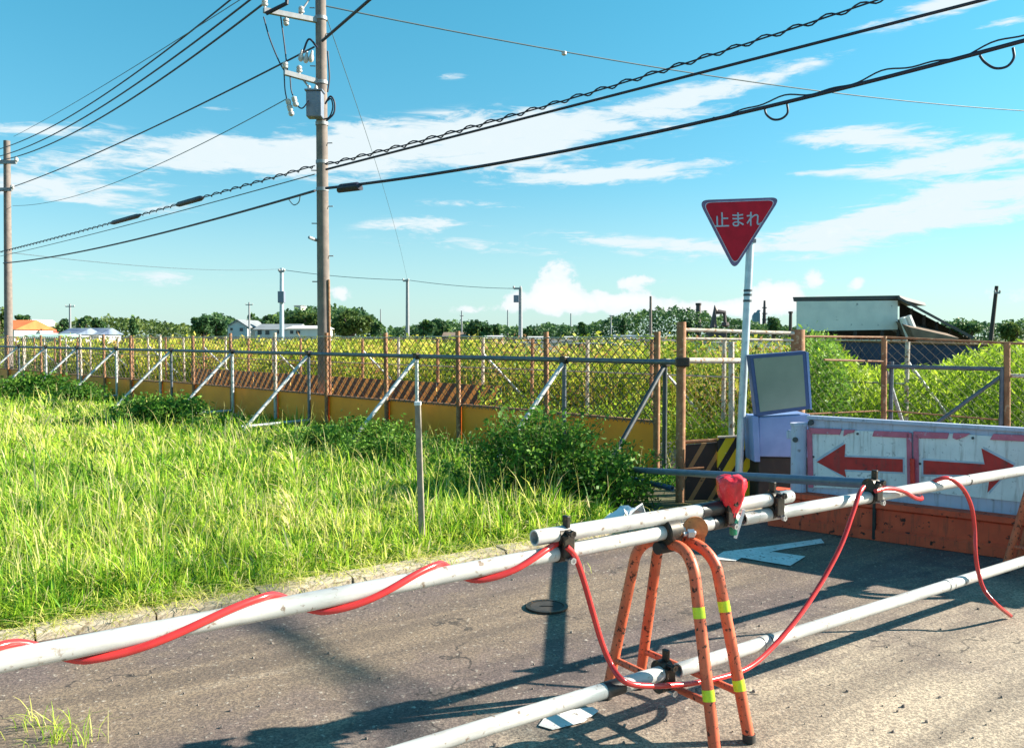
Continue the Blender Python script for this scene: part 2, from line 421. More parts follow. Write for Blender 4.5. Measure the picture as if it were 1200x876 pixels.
def blades(P, h, w, bend, az, tone):
    """P (n,3) roots; curved tapering strips of three quads"""
    n = len(P)
    ts = np.array([0, 0.4, 0.75, 1.0]); ws = np.array([0.8, 1.0, 0.7, 0.12])
    dx, dy = np.cos(az), np.sin(az)
    tw = az + math.pi / 2 + rng.normal(0, 0.5, n)
    sx, sy = np.cos(tw), np.sin(tw)
    V = np.zeros((n, 8, 3))
    for i in range(4):
        t = ts[i]; out = bend * h * t ** 1.9
        up = h * (t - 0.42 * bend * t ** 2.6)
        cx, cy, cz = P[:, 0] + dx * out, P[:, 1] + dy * out, P[:, 2] + up
        for j, sg in ((0, -1), (1, 1)):
            V[:, 2 * i + j, 0] = cx + sg * sx * w * ws[i] / 2
            V[:, 2 * i + j, 1] = cy + sg * sy * w * ws[i] / 2
            V[:, 2 * i + j, 2] = cz
    base = (np.arange(n) * 8)[:, None, None]
    q = np.array([[0, 1, 3, 2], [2, 3, 5, 4], [4, 5, 7, 6]])[None]
    return V.reshape(-1, 3), (base + q).reshape(-1, 4), np.repeat(tone, 8)


def leaves(C, size, tone, aspect=0.55, updir=0.0, droop=0.0):
    """C (n,3) centres: folded diamond leaves with random facing"""
    n = len(C)
    d = rng.normal(0, 1, (n, 3)); d[:, 2] = d[:, 2] * 0.7 + updir
    d /= np.linalg.norm(d, axis=1)[:, None]
    r = rng.normal(0, 1, (n, 3)); s = np.cross(d, r); s /= np.linalg.norm(s, axis=1)[:, None]
    L, W = d * size[:, None] / 2, s * (size * aspect * rng.uniform(.45, 1.35, n))[:, None] / 2
    V = np.stack([C - L, C + W, C + L, C - W], 1)
    f = (np.arange(n) * 4)[:, None] + np.arange(4)[None]
    return V.reshape(-1, 3), f, np.repeat(tone, 4)


def join(parts):
    vs, fs, ts, o = [], [], [], 0
    for v, f, t in parts:
        vs.append(v); fs.append(f + o); ts.append(t); o += len(v)
    return np.concatenate(vs), np.concatenate(fs), np.concatenate(ts)


def crown_pts(center, rx, ry, rz, n, lumps=9, seed=0):
    """points over an uneven crown: several clumps inside an ellipsoid, denser at their skins"""
    r2 = np.random.default_rng(seed)
    cs = r2.normal(0, 1, (lumps, 3)); cs /= np.linalg.norm(cs, axis=1)[:, None]
    cs *= r2.uniform(0.25, 0.72, (lumps, 1))
    rad = r2.uniform(0.30, 0.52, lumps)
    k = r2.integers(0, lumps, n)
    d = r2.normal(0, 1, (n, 3)); d /= np.linalg.norm(d, axis=1)[:, None]
    rr = rad[k] * r2.uniform(0.55, 1.06, n)
    p = cs[k] + d * rr[:, None]
    tone = np.clip(r2.normal(0.45, 0.2, n) + (r2.uniform(-0.25, 0.25, lumps))[k], 0, 1)
    return np.array(center) + p * np.array([rx, ry, rz]), tone

# ================================================================== SETTING
def sheet(name, poly, z, mat, kind="structure"):
    mb = MB(); mb.add([(p[0], p[1], z) for p in poly], [tuple(range(len(poly)))])
    o = mb.build(name, mat)
    if o.data.polygons[0].normal.z < 0: o.data.flip_normals()
    return tag(o, kind=kind)


# barrier line (ground), kerb line, fence lines
P0 = Vector((0.679, 3.516, 0)); BD = Vector((0.823, 0.568, 0)).normalized(); BN = Vector((0.568, -0.823, 0)).normalized()
K0, K1 = G(43, 750), G(640, 644)
KD = (K1 - K0); KD.z = 0; KD.normalize(); KN = Vector((-KD.y, KD.x, 0))     # KN points into the grass
FD = Vector((-0.7071, 0.7071, 0)); FN = Vector((-0.7071, -0.7071, 0))       # along the mesh fence (away), and towards the grass


def Lf(k):                                                        # k-th post spot of the mesh fence
    Z = 9.70 + 1.203 * k
    return Vector((11.35 - Z, Z, 0))


def Lf2(k):
    Z = 12.2 + 1.45 * k
    return Vector((15.3 - Z, Z, 0))


sheet("ground", [(-2500, -600), (2500, -600), (2500, 3500), (-2500, 3500)], -0.012, M["soil"])
ka, kb = K0 - KD * 14, K0 + KD * 7.0
fa = Vector((11.35 - 8.2, 8.2, 0))
sheet("road", [ka[:2], kb[:2], (3.2, 10.6), (9.5, 9.9), (16, 2), (16, -12), (-12, -12)], -0.004, M["road"])
sheet("verge", [(ka + KN * .14)[:2], (kb + KN * .14)[:2], (1.95, 9.40), (-19.4, 30.75), (-45, 30), (-30, -9)], -0.002, M["verge"])
sheet("path", [(1.95 + .1, 9.42), (-40, 51.4), (-37.5, 53.2), (4.4, 11.2)], -0.003, M["path"])
# kerb: low worn concrete strip in short lengths
mb = MB(); s = -12.0
while s < 6.9:
    L = 0.60
    a = K0 + KD * s; b = K0 + KD * (s + L - 0.012); h = 0.045 + random.uniform(-.012, .012); j = random.uniform(-.012, .012)
    nseg = 4
    top, bot = [], []
    for i in range(nseg + 1):
        q = a.lerp(b, i / nseg)
        e = random.uniform(-.010, .010)
        top.append([q + KN * (0.0 + j + e) + Vector((0, 0, h - .012)), q + KN * (.02 + j) + Vector((0, 0, h + e * .5)), q + KN * (.15 + j) + Vector((0, 0, h + .006 + e * .4)), q + KN * (.16 + j) + Vector((0, 0, -.02)), q + KN * (0.0 + j + e) + Vector((0, 0, -.02))])
    vs = [p for r_ in top for p in r_]
    fs = [(i * 5 + k, i * 5 + (k + 1) % 5, (i + 1) * 5 + (k + 1) % 5, (i + 1) * 5 + k) for i in range(nseg) for k in range(5)] + [(4, 3, 2, 1, 0), tuple(nseg * 5 + k for k in range(5))]
    mb.add(vs, fs); s += L
tag(mb.build("kerb", M["kerb"]), kind="structure")

# painted marks and repairs lying on the road
def mark(name, polys, mat, z, label=None, cat=None):
    mb = MB()
    for poly in polys:
        pts = [G(u, v) for u, v in poly]; mb.add([(p.x, p.y, z) for p in pts], [tuple(range(len(pts)))]); z += .0018
    o = mb.build(name, mat)
    for p in o.data.polygons:
        if p.normal.z < 0: p.flip()
    return tag(o, label, cat, kind="structure")


mark("road_marking", [[(833, 655), (848, 646), (905, 639), (962, 631), (966, 636), (920, 643), (872, 652), (862, 657)],
                      [(880, 643), (944, 652), (926, 663), (862, 652.5)]], M["paintwhite"], 0.002)
mark("road_marking", [[(631, 850), (640, 838), (668, 832), (694, 828), (702, 833), (684, 846), (648, 855)]], M["paintwhite"], 0.0025)
# small valve cover
c = G(641, 711)
vc = thing("valve_cover", "small round iron valve cover set in the road, left of the orange stand", "valve cover", (c.x, c.y, 0))
mb = MB(); ring = []
for k in range(28):
    a = 2 * math.pi * k / 28; ring.append((math.cos(a), math.sin(a)))
vs = [(c.x + x * r_, c.y + y * r_, z) for r_, z in ((.125, .0), (.125, .010), (.102, .010), (.102, .002)) for x, y in ring]
mb.add(vs, [(i * 28 + k, i * 28 + (k + 1) % 28, (i + 1) * 28 + (k + 1) % 28, (i + 1) * 28 + k) for i in range(3) for k in range(28)])
mb.build("rim", M["clamp"], vc, smooth=40)
mb = MB().tube([(c.x, c.y, .0), (c.x, c.y, .007)], .099, 28); mb.box((c.x, c.y, .009), .07, .016, .006)
mb.build("lid", M["blacksteel"], vc, smooth=40)

# loose chips of stone on the asphalt
mb = MB()
for i in range(260):
    u, v = random.uniform(-40, 1240), random.uniform(675, 900)
    p = G(u, v)
    if (p - K0).dot(KN) > -0.05: continue
    r_ = random.choice((.003, .003, .004, .004, .005, .007)) * random.uniform(.7, 1.3)
    vs = []
    for k in range(6):
        a = k * math.pi / 3 + random.uniform(-.3, .3); vs.append((p.x + math.cos(a) * r_ * random.uniform(.7, 1.3), p.y + math.sin(a) * r_ * random.uniform(.6, 1.2), -.003))
    top = [(x * .65 + p.x * .35, y * .65 + p.y * .35, r_ * random.uniform(.5, 1.0)) for x, y, z in vs]
    mb.add(vs + top, [(5, 4, 3, 2, 1, 0), (6, 7, 8, 9, 10, 11)] + [(k, (k + 1) % 6, 6 + (k + 1) % 6, 6 + k) for k in range(6)])
tag(mb.build("gravel", paint("stone_chips", (0.30, 0.25, 0.21), (0.12, 0.10, 0.095), 0.9, 0, 9)), kind="stuff")

# ================================================================== BARRIER
PR = 0.0295                                     # scaffold tube radius


def BP(u, v, off=0.0):                         # point of the barrier's upright plane
    return onv(u, v, P0 + BN * off, BD)


def bs(p): return (p - P0).dot(BD)             # run along the barrier


def on_line(s, z, off=0.0): return P0 + BD * s + BN * off + Vector((0, 0, z))


def bent(pts, rad, n=7):                       # polyline with rounded corners
    pts = [Vector(p) for p in pts]; out = [pts[0]]
    for i in range(1, len(pts) - 1):
        a = (pts[i - 1] - pts[i]); b = (pts[i + 1] - pts[i])
        r_ = min(rad, a.length * .49, b.length * .49)
        p, q = pts[i] + a.normalized() * r_, pts[i] + b.normalized() * r_
        for k in range(n + 1):
            t = k / n; out.append(p * (1 - t) ** 2 + pts[i] * 2 * t * (1 - t) + q * t * t)
    return out + [pts[-1]]


def make_stand(base, label):
    root = thing("barrier_stand", label, "barrier stand", base, "stands carrying the tube barrier")
    W = lambda s, n, z: Vector(base) + BD * s + BN * n + Vector((0, 0, z))
    H = 0.745
    # each leg is half of a rounded arch across the barrier; two arches side by side
    spec = [(-0.085, 1), (-0.085, -1), (0.085, 1), (0.085, -1)]
    for s_, sg in spec:
        pts = bent([W(s_ * 1.15, sg * 0.315, 0.012), W(s_ * 0.75, sg * 0.165, H - .06), W(s_ * 0.55, sg * 0.10, H), W(s_ * .5, 0.0 + sg * .004, H + .004)], 0.15, 8)
        leg = MB().tube(pts, 0.0235, 16)
        leg = leg.build("leg", M["orange"], root, smooth=50)
        MB().tube([W(s_ * 1.15, sg * 0.3155, 0.0), W(s_ * 1.15, sg * 0.314, .03)], .0262, 14).build("foot_cap", M["blacksteel"], root, smooth=40)
        if sg == 1:
            for f in (0.27, 0.72):
                i = 0
                a, b = W(s_ * 1.15, sg * 0.315, 0.012), W(s_ * 0.75, sg * 0.165, H - .06)
                MB().tube([a.lerp(b, f), a.lerp(b, f + .062)], .0246, 16).build("reflective_band", M["lime"], root, smooth=40)
    for s_ in (-0.085, 0.085):
        f = 0.255
        a = W(s_ * 1.15, 0.315, 0.012).lerp(W(s_ * .75, .165, H - .06), f); b = W(s_ * 1.15, -0.315, 0.012).lerp(W(s_ * .75, -.165, H - .06), f)
        MB().tube([a, b], 0.0145, 12).build("crossbar", M["orange"], root, smooth=40)
    # saddle: round flange plates and a bolt that hold the tube
    for s_, r_ in ((0.070, .053),):
        cpl = W(s_, 0.0, H + .055)
        fx = (BN * .86 - BD * .51).normalized(); fy = fx.cross(Vector((0, 0, 1))); cpl += BN * .045
        mb = MB(); mb.tube([cpl - fx * .006, cpl + fx * .006], r_, 22); mb.box(cpl + Vector((0, 0, -.05)), .012, .080, .06, (fx, fy, Vector((0, 0, 1))))
        mb.build("flange_plate", M["flange"], root, smooth=40)
    MB().tube([W(-.01, .052, H + .045), W(.05, .062, H + .045)], .011, 10).tube([W(.012, .058, H + .045), W(.034, .072, H + .045)], .020, 6).build("bolt", M["bolt"], root, smooth=30)
    MB().tube([W(-.10, -.005, H - .012), W(.10, -.005, H - .012)], .026, 12).build("saddle_tube", M["blacksteel"], root, smooth=40)
    MB().tube([W(-.075, .0, H + .052), W(-.070, .0, H + .052), W(-.005, .0, H + .052), W(.0, .0, H + .052)], [.050, .056, .056, .050], 20).build("saddle_drum", M["clamp"], root, smooth=40)
    return root


stand0 = make_stand((P0.x, P0.y, 0), "orange tubular barrier stand with four splayed legs and lime reflective bands, in the road's middle")


def copy_tree(o, parent=None):
    c = o.copy(); COL.objects.link(c); c.parent = parent
    for ch in [q for q in bpy.data.objects if q.parent == o]: copy_tree(ch, c)
    return c


s1 = copy_tree(stand0)
s1.location = P0 + BD * 3.56
s1["label"] = "orange barrier stand cut off by the right edge, in front of the rusty orange beam"
for cch in s1.children:
    if cch.name.startswith("leg"): pass

# upper tubes
hA = 0.80
def pipe_thing(name, a, b, label, group, r=PR):
    o = MB().pipe(a, b, r, r - .006, 20).build(name, [M["pipe"], M["pipe_in"]], None, smooth=40)
    return tag(o, label, "pipe", group)


sA1 = bs(BP(862, 606)); sA0 = -3.6
zA = lambda s: hA - 0.003 * s
g_up = "galvanised tubes of the barrier"
pAb = BP(862, 607); pAa = BP(0, 775); dA = (pAb - pAa).normalized()
def onA(s): return pAb + dA * ((s - bs(pAb)) / dA.dot(BD))
pA = pipe_thing("scaffold_pipe", onA(sA0), onA(sA1), "long pale grey barrier tube wound with a red tube, leading off the left edge", g_up)
c0, c1 = BP(868, 608), BP(1200, 551)
dC = (c1 - c0).normalized()
pC = pipe_thing("scaffold_pipe", c0 + dC * .01, c0 + dC * 6.2, "long white barrier tube passing in front of the red arrow panels to the right edge", g_up)
b0, b1 = BP(626, 630, .0), BP(926, 581, .0)
pB = pipe_thing("scaffold_pipe", b0, b1, "short white tube strapped on top of the barrier, splicing two long tubes", g_up)
e0, e1 = BP(794, 785, .065), BP(1200, 657, .065)
dE = (e1 - e0).normalized()
pE = pipe_thing("scaffold_pipe", e0, e0 + dE * 6.0, "long white lower tube running from the stand to the right edge, above the road", g_up)
d0, d1 = BP(480, 879, .10), BP(772, 789, .10)
dD = (d1 - d0).normalized()
pD = pipe_thing("scaffold_pipe", d1 - dD * 3.0, d1 + dD * .05, "lower white tube with a black taped joint, ending under the orange stand", g_up)
# tape and joints are parts of their tubes
def ring_part(parent, a, b, r, mat, name):
    MB().tube([a, b], r, 20).build(name, mat, parent, smooth=40)


tB0, tB1 = BP(819, 598), BP(853, 592)
ring_part(pB, b0 + (b1 - b0) * ((tB0 - b0).length / (b1 - b0).length), b0 + (b1 - b0) * ((tB1 - b0).length / (b1 - b0).length), PR + .0025, M["tape"], "tape_wrap")
q = BP(718, 806, .10); k_ = (q - d1).dot(dD); ring_part(pD, d1 + dD * (k_ - .045), d1 + dD * (k_ + .045), PR + .002, M["tape"], "tape_wrap")
for uu in (897, 1112):
    q = BP(uu, 786 + (uu - 786) * (657 - 786) / (1200 - 786), .065); k_ = (q - e0).dot(dE)
    ring_part(pE, e0 + dE * (k_ - .03), e0 + dE * (k_ + .012), PR + .003, M["pipe"], "joint_sleeve")
    ring_part(pE, e0 + dE * (k_ + .0125), e0 + dE * (k_ + .022), PR + .0012, M["tape"], "joint_gap")
q = BP(842, 607); ring_part(pA, onA(bs(q) - .05), onA(bs(q) + .06), PR + .0022, M["tape"], "tape_wrap")
q = (c0 + dC * 1.92); ring_part(pC, q, q + dC * .012, PR + .0012, M["tape"], "joint_gap")


def make_clamp(p, tilt, label, sc=1.0):
    root = thing("pipe_clamp", label, "clamp", p, "swivel clamps joining the tubes")
    up = Vector((0, 0, 1)); p = Vector(p); w = .046 * sc
    for zz, nm in ((PR * 1.02, "jaw"), (-PR * 1.02, "jaw")):
        mb = MB(); cpos = p + up * zz * sc; mb.tube([cpos - BD * w * .6, cpos + BD * w * .6], (PR + .007), 16); mb.build(nm, M["clamp"], root, smooth=40)
    mb = MB(); mb.box(p + BN * (PR + .012), .05, .018, .085, (BD, BN, up)); mb.build("hinge", M["clamp"], root, bevel=.004)
    for zz in (.05, -.05):
        a = p + BN * (PR + .010) + up * zz
        mb = MB(); mb.tube([a - BN * .03, a + BN * .034], .007, 8); mb.tube([a + BN * .020, a + BN * .034], .014, 6)
        mb.build("bolt", M["bolt"] if zz < 0 else M["clamp"], root, smooth=30)
    MB().box(p + BN * .01 + up * .085 + BD * tilt, .016, .03, .045, (BD, BN, up)).build("tail", M["clamp"], root, bevel=.003)
    return root


make_clamp(BP(658, 637), .015, "dark clamp near the open left end of the short top tube")
make_clamp(BP(905, 591), -.012, "dark clamp near the right end of the short top tube, beside the arrow board post")
make_clamp(BP(848, 600), .0, "dark clamp half hidden behind the red wrapped lamp")
make_clamp(BP(1021, 575), .012, "dark clamp holding the end of the blue tube against the long barrier tube")
make_clamp(BP(776, 791, .085), .01, "dark clamp on the lower tubes between the legs of the orange stand")

# blue-grey braces from the fence corner to the barrier
a, b = BP(1030, 567), at(722, 549, 8.6)
dd = (a - b).normalized()
tag(MB().pipe(b, a + dd * .03, .027, .021, 16).build("brace_pipe", [M["bluepipe"], M["pipe_in"]], None, smooth=40),
    "long blue-grey tube running from the weedy fence corner to a clamp on the barrier", "pipe")
tag(MB().pipe(at(737, 560, 8.35), at(788, 572, 7.9), .026, .02, 14).build("brace_pipe", [M["bluepipe"], M["pipe_in"]], None, smooth=40),
    "short blue-grey tube lying low in front of the dark weed shrub", "pipe")

# red tube light: wound round the left tube, then hanging in loops
HR = 0.0118
turns = [(-190, -630), (-130, -450), (-70, -330), (0, -270), (100, -90), (310, 90), (380, 270), (512, 450), (560, 630), (652, 800)]
pts = []
UP = Vector((0, 0, 1))
ss = [(bs(BP(u, 775 - u * .196)), a) for u, a in turns]
N = 110
for i in range(N + 1):
    t = ss[0][0] + (ss[-1][0] - ss[0][0]) * i / N
    for j in range(len(ss) - 1):
        if ss[j][0] <= t <= ss[j + 1][0] + 1e-9:
            f = (t - ss[j][0]) / (ss[j + 1][0] - ss[j][0]); an = R(ss[j][1] + f * (ss[j + 1][1] - ss[j][1])); break
    rr = PR + HR * .95
    pts.append(onA(t) + BN * rr * math.cos(an) + UP * rr * math.sin(an))
tag(MB().tube(pts, HR, 12).build("tube_light", M["hose"], None, smooth=60), "red tube light wound in a spiral round the long tube at left", "tube light", "red tube lights on the barrier")
drop = [(664, 640, .050), (674, 652, .055), (684, 680, .06), (694, 715, .06), (705, 752, .06), (716, 778, .075), (728, 795, .14), (745, 802, .15), (775, 803, .16),
        (812, 800, .16), (850, 792, .16), (880, 780, .15), (908, 755, .13), (936, 722, .12), (962, 683, .10), (985, 640, .09), (999, 602, .075), (1007, 578, .06), (1012, 570, .045)]
tag(MB().tube(smooth_path([BP(*d) for d in drop], 6), HR * .95, 12).build("tube_light", M["hose"], None, smooth=60),
    "red tube light hanging in a deep loop through the orange stand to the blue tube", "tube light", "red tube lights on the barrier")
drop2 = [(1026, 575, .05), (1040, 572, .048), (1058, 575, .05), (1072, 583, .05), (1080, 584, .02), (1078, 577, -.045), (1088, 568, -.03), (1098, 562, .02), (1112, 560, .055),
         (1128, 572, .075), (1138, 592, .08), (1142, 618, .085), (1143, 645, .105), (1146, 668, .12), (1153, 690, .15), (1166, 706, .20)]
p2 = [BP(*d) for d in drop2] + [G(1184, 721, HR + .001)]
tag(MB().tube(smooth_path(p2, 6), HR * .95, 12).build("tube_light", M["hose"], None, smooth=60),
    "red tube light dropping over the right barrier tube with its loose end on the road", "tube light", "red tube lights on the barrier")

# lamp wrapped in red plastic
lp = BP(857, 586, .03)
lamp = thing("warning_lamp", "warning lamp wrapped in crumpled red plastic, standing on the barrier's short top tube", "warning lamp", lp)
prof = [(-.075, .020), (-.052, .024), (-.026, .036), (.000, .048), (.030, .056), (.060, .061), (.084, .063), (.098, .059), (.106, .040), (.107, .008)]
mb = MB(); seg = 44; vs = []
for i, (h, r_) in enumerate(prof):
    for k in range(seg):
        a = 2 * math.pi * k / seg
        w = 1 + .07 * math.sin(a * 7 + h * 30) * (1 if i < 9 else .4) + .05 * math.sin(a * 12 - h * 55) + random.uniform(-.03, .03)
        vs.append(lp + Vector((math.cos(a) * r_ * w, math.sin(a) * r_ * w, h + .004 * math.sin(a * 4 + i * .7))))
fs = [(i * seg + k, i * seg + (k + 1) % seg, (i + 1) * seg + (k + 1) % seg, (i + 1) * seg + k) for i in range(len(prof) - 1) for k in range(seg)] + [tuple(range(seg))[::-1], tuple(range((len(prof) - 1) * seg, len(prof) * seg))]
mb.add(vs, fs).build("plastic_cover", M["redbag"], lamp, smooth=50)
MB().tube([lp + Vector((0, 0, -.06)), lp + Vector((0, 0, -.045))], .024, 14).build("tie", M["tape"], lamp, smooth=40)
MB().lathe(lp + Vector((.012, 0, -.15)), (0, 0, 1), [(0, .014), (.004, .018), (.06, .018), (.075, .010), (.10, .009)], 14).build("green_tube", M["green"], lamp, smooth=40)
MB().box(lp + Vector((.034, -.01, -.10)), .014, .006, .13, ((.96, 0, -.28), (0, 1, 0), (.28, 0, .96))).build("label_strip", M["white"], lamp)

# scrap of white plastic sheet caught behind the short tube
cpos = BP(742, 606, -.05)
prof = [(-.095, -.02), (-.06, .012), (-.03, .035), (-.015, .012), (.010, .030), (.045, .042), (.075, .022), (.095, -.02)]
mb = MB(); vs = []
for j in range(5):
    for x, z in prof:
        vs.append(cpos + BD * (x + .012 * math.sin(j * 2.1 + x * 60)) - BN * (j * .028) + Vector((0, 0, z + .012 * math.sin(j * 1.7 + x * 40) - .006 * j)))
nP = len(prof)
mb.add(vs, [(j * nP + i, j * nP + i + 1, (j + 1) * nP + i + 1, (j + 1) * nP + i) for j in range(4) for i in range(nP - 1)])
wb = mb.build("plastic_sheet", M["white"], None, smooth=30)
md = wb.modifiers.new("thick", "SOLIDIFY"); md.thickness = .003
tag(wb, "crumpled scrap of white plastic sheet caught behind the short top tube", "plastic sheet")

# ================================================================== STOP SIGN
base = G(864, 592); top = at(881, 248, 8.10)
sign = thing("stop_sign", "red upside-down triangle stop sign with white writing on a leaning grey pole", "road sign", (base.x, base.y, 0))
MB().tube([base, top], .036, 18).build("pole", M["pole"], sign, smooth=40)
for v_ in (340, 345, 352):
    t = (592 - v_) / (592 - 248); q = base.lerp(top, t)
    MB().tube([q - Vector((0, 0, .010)), q + Vector((0, 0, .010))], .040, 18).build("pole_band", M["dark"], sign, smooth=40)
ZS = 8.02
tri = [at(818.5, 234.5, ZS), at(915, 231, ZS + .02), at(860.5, 317, ZS)]
tn = (tri[1] - tri[0]).cross(tri[2] - tri[0]).normalized()
if tn.y > 0: tn = -tn                           # faces the camera side


def rtri(inset, rad, lift):
    c = (tri[0] + tri[1] + tri[2]) / 3
    T = []
    inr = (tri[0] - c).length / 2
    k = 1 - inset / inr
    V = [c + (p - c) * k for p in tri]
    out = []
    for i in range(3):
        p, a, b = V[i], V[i - 1], V[(i + 1) % 3]
        pa = p + (a - p).normalized() * rad; pb = p + (b - p).normalized() * rad
        for j in range(7):
            t = j / 6; out.append(pa * (1 - t) ** 2 + p * 2 * t * (1 - t) + pb * t * t)
    return [q + tn * lift for q in out]


MB().prism(rtri(0, .092, 0), -tn * .004).build("plate", M["signedge"], sign)
MB().prism(rtri(.021, .079, .002), -tn * .0015).build("border_line", M["signwhite"], sign)
MB().prism(rtri(.0265, .074, .004), -tn * .0015).build("red_face", M["signred"], sign)
for z_ in (0.66, 0.86):
    q = base.lerp(top, .90 if z_ > .7 else .985) - tn * -.0
    MB().box(q + tn * .02, .09, .03, .035).build("bracket", M["steel"], sign)
# the word
cu = bpy.data.curves.new("sign_text", "FONT"); cu.body = "止まれ"; cu.size = 1.0; cu.extrude = 0.004; cu.offset = 0.008; cu.align_x = "CENTER"; cu.align_y = "CENTER"
to = bpy.data.objects.new("sign_text", cu); COL.objects.link(to)
bpy.context.view_layer.update()
me = bpy.data.meshes.new_from_object(to.evaluated_get(bpy.context.evaluated_depsgraph_get()))
bpy.data.objects.remove(to)
xs = [v.co.x for v in me.vertices]; ys = [v.co.y for v in me.vertices]
ex = (tri[1] - tri[0]).normalized(); ey = tn.cross(ex).normalized()
if ey.z < 0: ey = -ey
tl, tr = at(837, 257, ZS - .008), at(893, 256, ZS - .008)
wid = (tr - tl).length; cxm = (max(xs) + min(xs)) / 2; cym = (max(ys) + min(ys)) / 2; sc = wid / (max(xs) - min(xs))
cc = tl.lerp(tr, .5); cc = cc - tn * ((cc - tri[0]).dot(tn) - .0055)
for v in me.vertices:
    x, y, z = (v.co.x - cxm) * sc, (v.co.y - cym) * sc * 1.0, v.co.z * sc
    v.co = cc + ex * x + ey * y + tn * z - Vector((base.x, base.y, 0))
me.materials.clear(); me.materials.append(M["letter"])
lt = bpy.data.objects.new("lettering", me); COL.objects.link(lt); lt.parent = sign

# ================================================================== ARROW BOARD, BEAM, MESSAGE SIGN
A0 = G(945, 617); A1 = G(1200, 652)
AD = (A1 - A0); AD.z = 0; AD.normalize(); AN = Vector((AD.y, -AD.x, 0))      # AN faces the camera
if AN.y > 0: AN = -AN
UP = Vector((0, 0, 1)); AX = (AD, AN, UP)


def AP(u, v, off=0.0): return onv(u, v, A0 + AN * off, AD)


def a_s(p): return (p - A0).dot(AD)


def apoly(uv, off, th, lift=0):
    pts = [AP(u, v, off) for u, v in uv]; return pts, AN * -th


board = thing("arrow_board", "pale blue-grey steel arrow board with two red arrows pointing left and right", "arrow board", A0)
ztop, zbot = AP(1000, 490).z, AP(1000, 590).z
SL = 3.0
cen = A0 + AD * (SL / 2) + UP * ((ztop + zbot) / 2) - AN * .04
MB().box(cen, SL, .08, ztop - zbot, AX).build("body", M["lav"], board, bevel=.008)
MB().box(A0 + AD * SL / 2 + UP * (ztop - .012) + AN * .012, SL + .01, .028, .03, AX).build("top_lip", M["lav"], board, bevel=.004)
MB().box(A0 + AD * SL / 2 + UP * (zbot + .016) + AN * .012, SL + .01, .028, .035, AX).build("bottom_lip", M["lav"], board, bevel=.004)


def sheet_on(uv, off, th, name, mat, parent=board, bev=0):
    pts, vec = apoly(uv, off, th); return MB().prism(pts, vec).build(name, mat, parent, bevel=bev)


pl = sheet_on([(951, 503), (1063, 506), (1065, 574), (953, 571)], .014, .012, "panel", M["alu"])
pr_pts = [AP(1072, 506, .014)]
sR = a_s(AP(1072, 506, .014)); zR0, zR1 = AP(1072, 575, .014).z, AP(1072, 505, .014).z
wR = 1.25
prr = MB().box(A0 + AD * (sR + wR / 2) + UP * ((zR0 + zR1) / 2) + AN * .008, wR, .012, zR1 - zR0, AX).build("panel", M["alu"], board)
arrL = [(957, 541), (990.6, 519.6), (989.7, 535), (1058, 537.7), (1058, 553), (989.7, 549.8), (991.5, 559)]
sheet_on(arrL, .018, .003, "arrow", M["arrow"])
arrR = [(1082, 539), (1153.8, 543.7), (1150, 525), (1188.5, 545), (1157, 577), (1160, 556.5), (1082, 555.5)]
sheet_on(arrR, .018, .003, "arrow", M["arrow"])
for poly in (arrL, arrR):                                          # pale outline strips beside the arrows
    n = len(poly); cu_, cv_ = sum(p[0] for p in poly) / n, sum(p[1] for p in poly) / n
    sheet_on([(u + (2.0 if u > cu_ else -2.0), v + (2.2 if v > cv_ else -2.2)) for u, v in poly], .0165, .002, "arrow_outline", M["signwhite"])
for uv in ([(948, 501), (986, 502.5), (984, 509), (949, 508)], [(1024, 504.5), (1065, 506), (1066, 513), (1022, 511)], [(989, 503), (1002, 503.5), (1000, 506.5), (993, 508), (988, 511)],
           [(945, 503), (951, 503), (953, 571), (947, 571)], [(1062, 507), (1068, 507), (1069, 575), (1063, 574)],
           [(1070, 505), (1112, 507), (1110, 514), (1071, 513)], [(1117, 507), (1137, 507.5), (1132, 511), (1121, 515), (1116, 513)], [(1164, 508), (1200, 509.5), (1200, 517), (1160, 515)], [(1070, 509), (1076, 509), (1077, 578), (1071, 577)]):
    sheet_on(uv, .026, .014, "edge_strip", M["mauve"], board, .003)
for u, v in ((955, 507), (1005, 508), (1060, 511), (956, 567), (1010, 569.5), (1060, 571), (953, 535), (1079, 512), (1140, 513), (1079, 574), (1130, 577), (1078, 543)):
    q = AP(u, v, .016); MB().tube([q - AN * .004, q + AN * .006], .010, 8).build("bolt", M["dark"], board, smooth=30)
q0, q1 = AP(1069, 537, .05), AP(1070, 583, .05)
MB().tube([q0, q1], .018, 12).build("lamp_tube", M["redtube"], board, smooth=40)
# end post with hinge
c = AP(936, 540, .02); z1, z0 = AP(936, 497, .02).z, AP(936, 580, .02).z
MB().tube([(c.x, c.y, z0), (c.x, c.y, z1)], .064, 22).build("end_post", M["lav"], board, smooth=40, bevel=0)
MB().tube([(c.x, c.y, z1 - .012), (c.x, c.y, z1 + .012)], .074, 22).build("post_cap", M["lav"], board, smooth=40)
for u, v in ((932, 515), (950, 495)):
    q = AP(u, v, .09 if u < 940 else .02); MB().tube([q - AN * .02, q + AN * .008], .022, 12).build("bolt", M["dark"], board, smooth=30)
MB().box(c + UP * (z1 - .09 - c.z) - AD * .075, .05, .05, .07, AX).build("hinge", M["lav"], board, bevel=.006)
for s_ in (.25, 1.1, 1.95, 2.8):
    MB().box(A0 + AD * s_ + UP * ((zbot) / 2 + .0) - AN * .06, .07, .07, zbot, AX).build("support_post", M["blacksteel"], board)
MB().box(A0 + AD * 1.5 - AN * .20 + UP * .36, 3.0, .05, .10, AX).build("gap_shade_bar", M["blacksteel"], board)  # near-black bar put in as the shade between board and beam

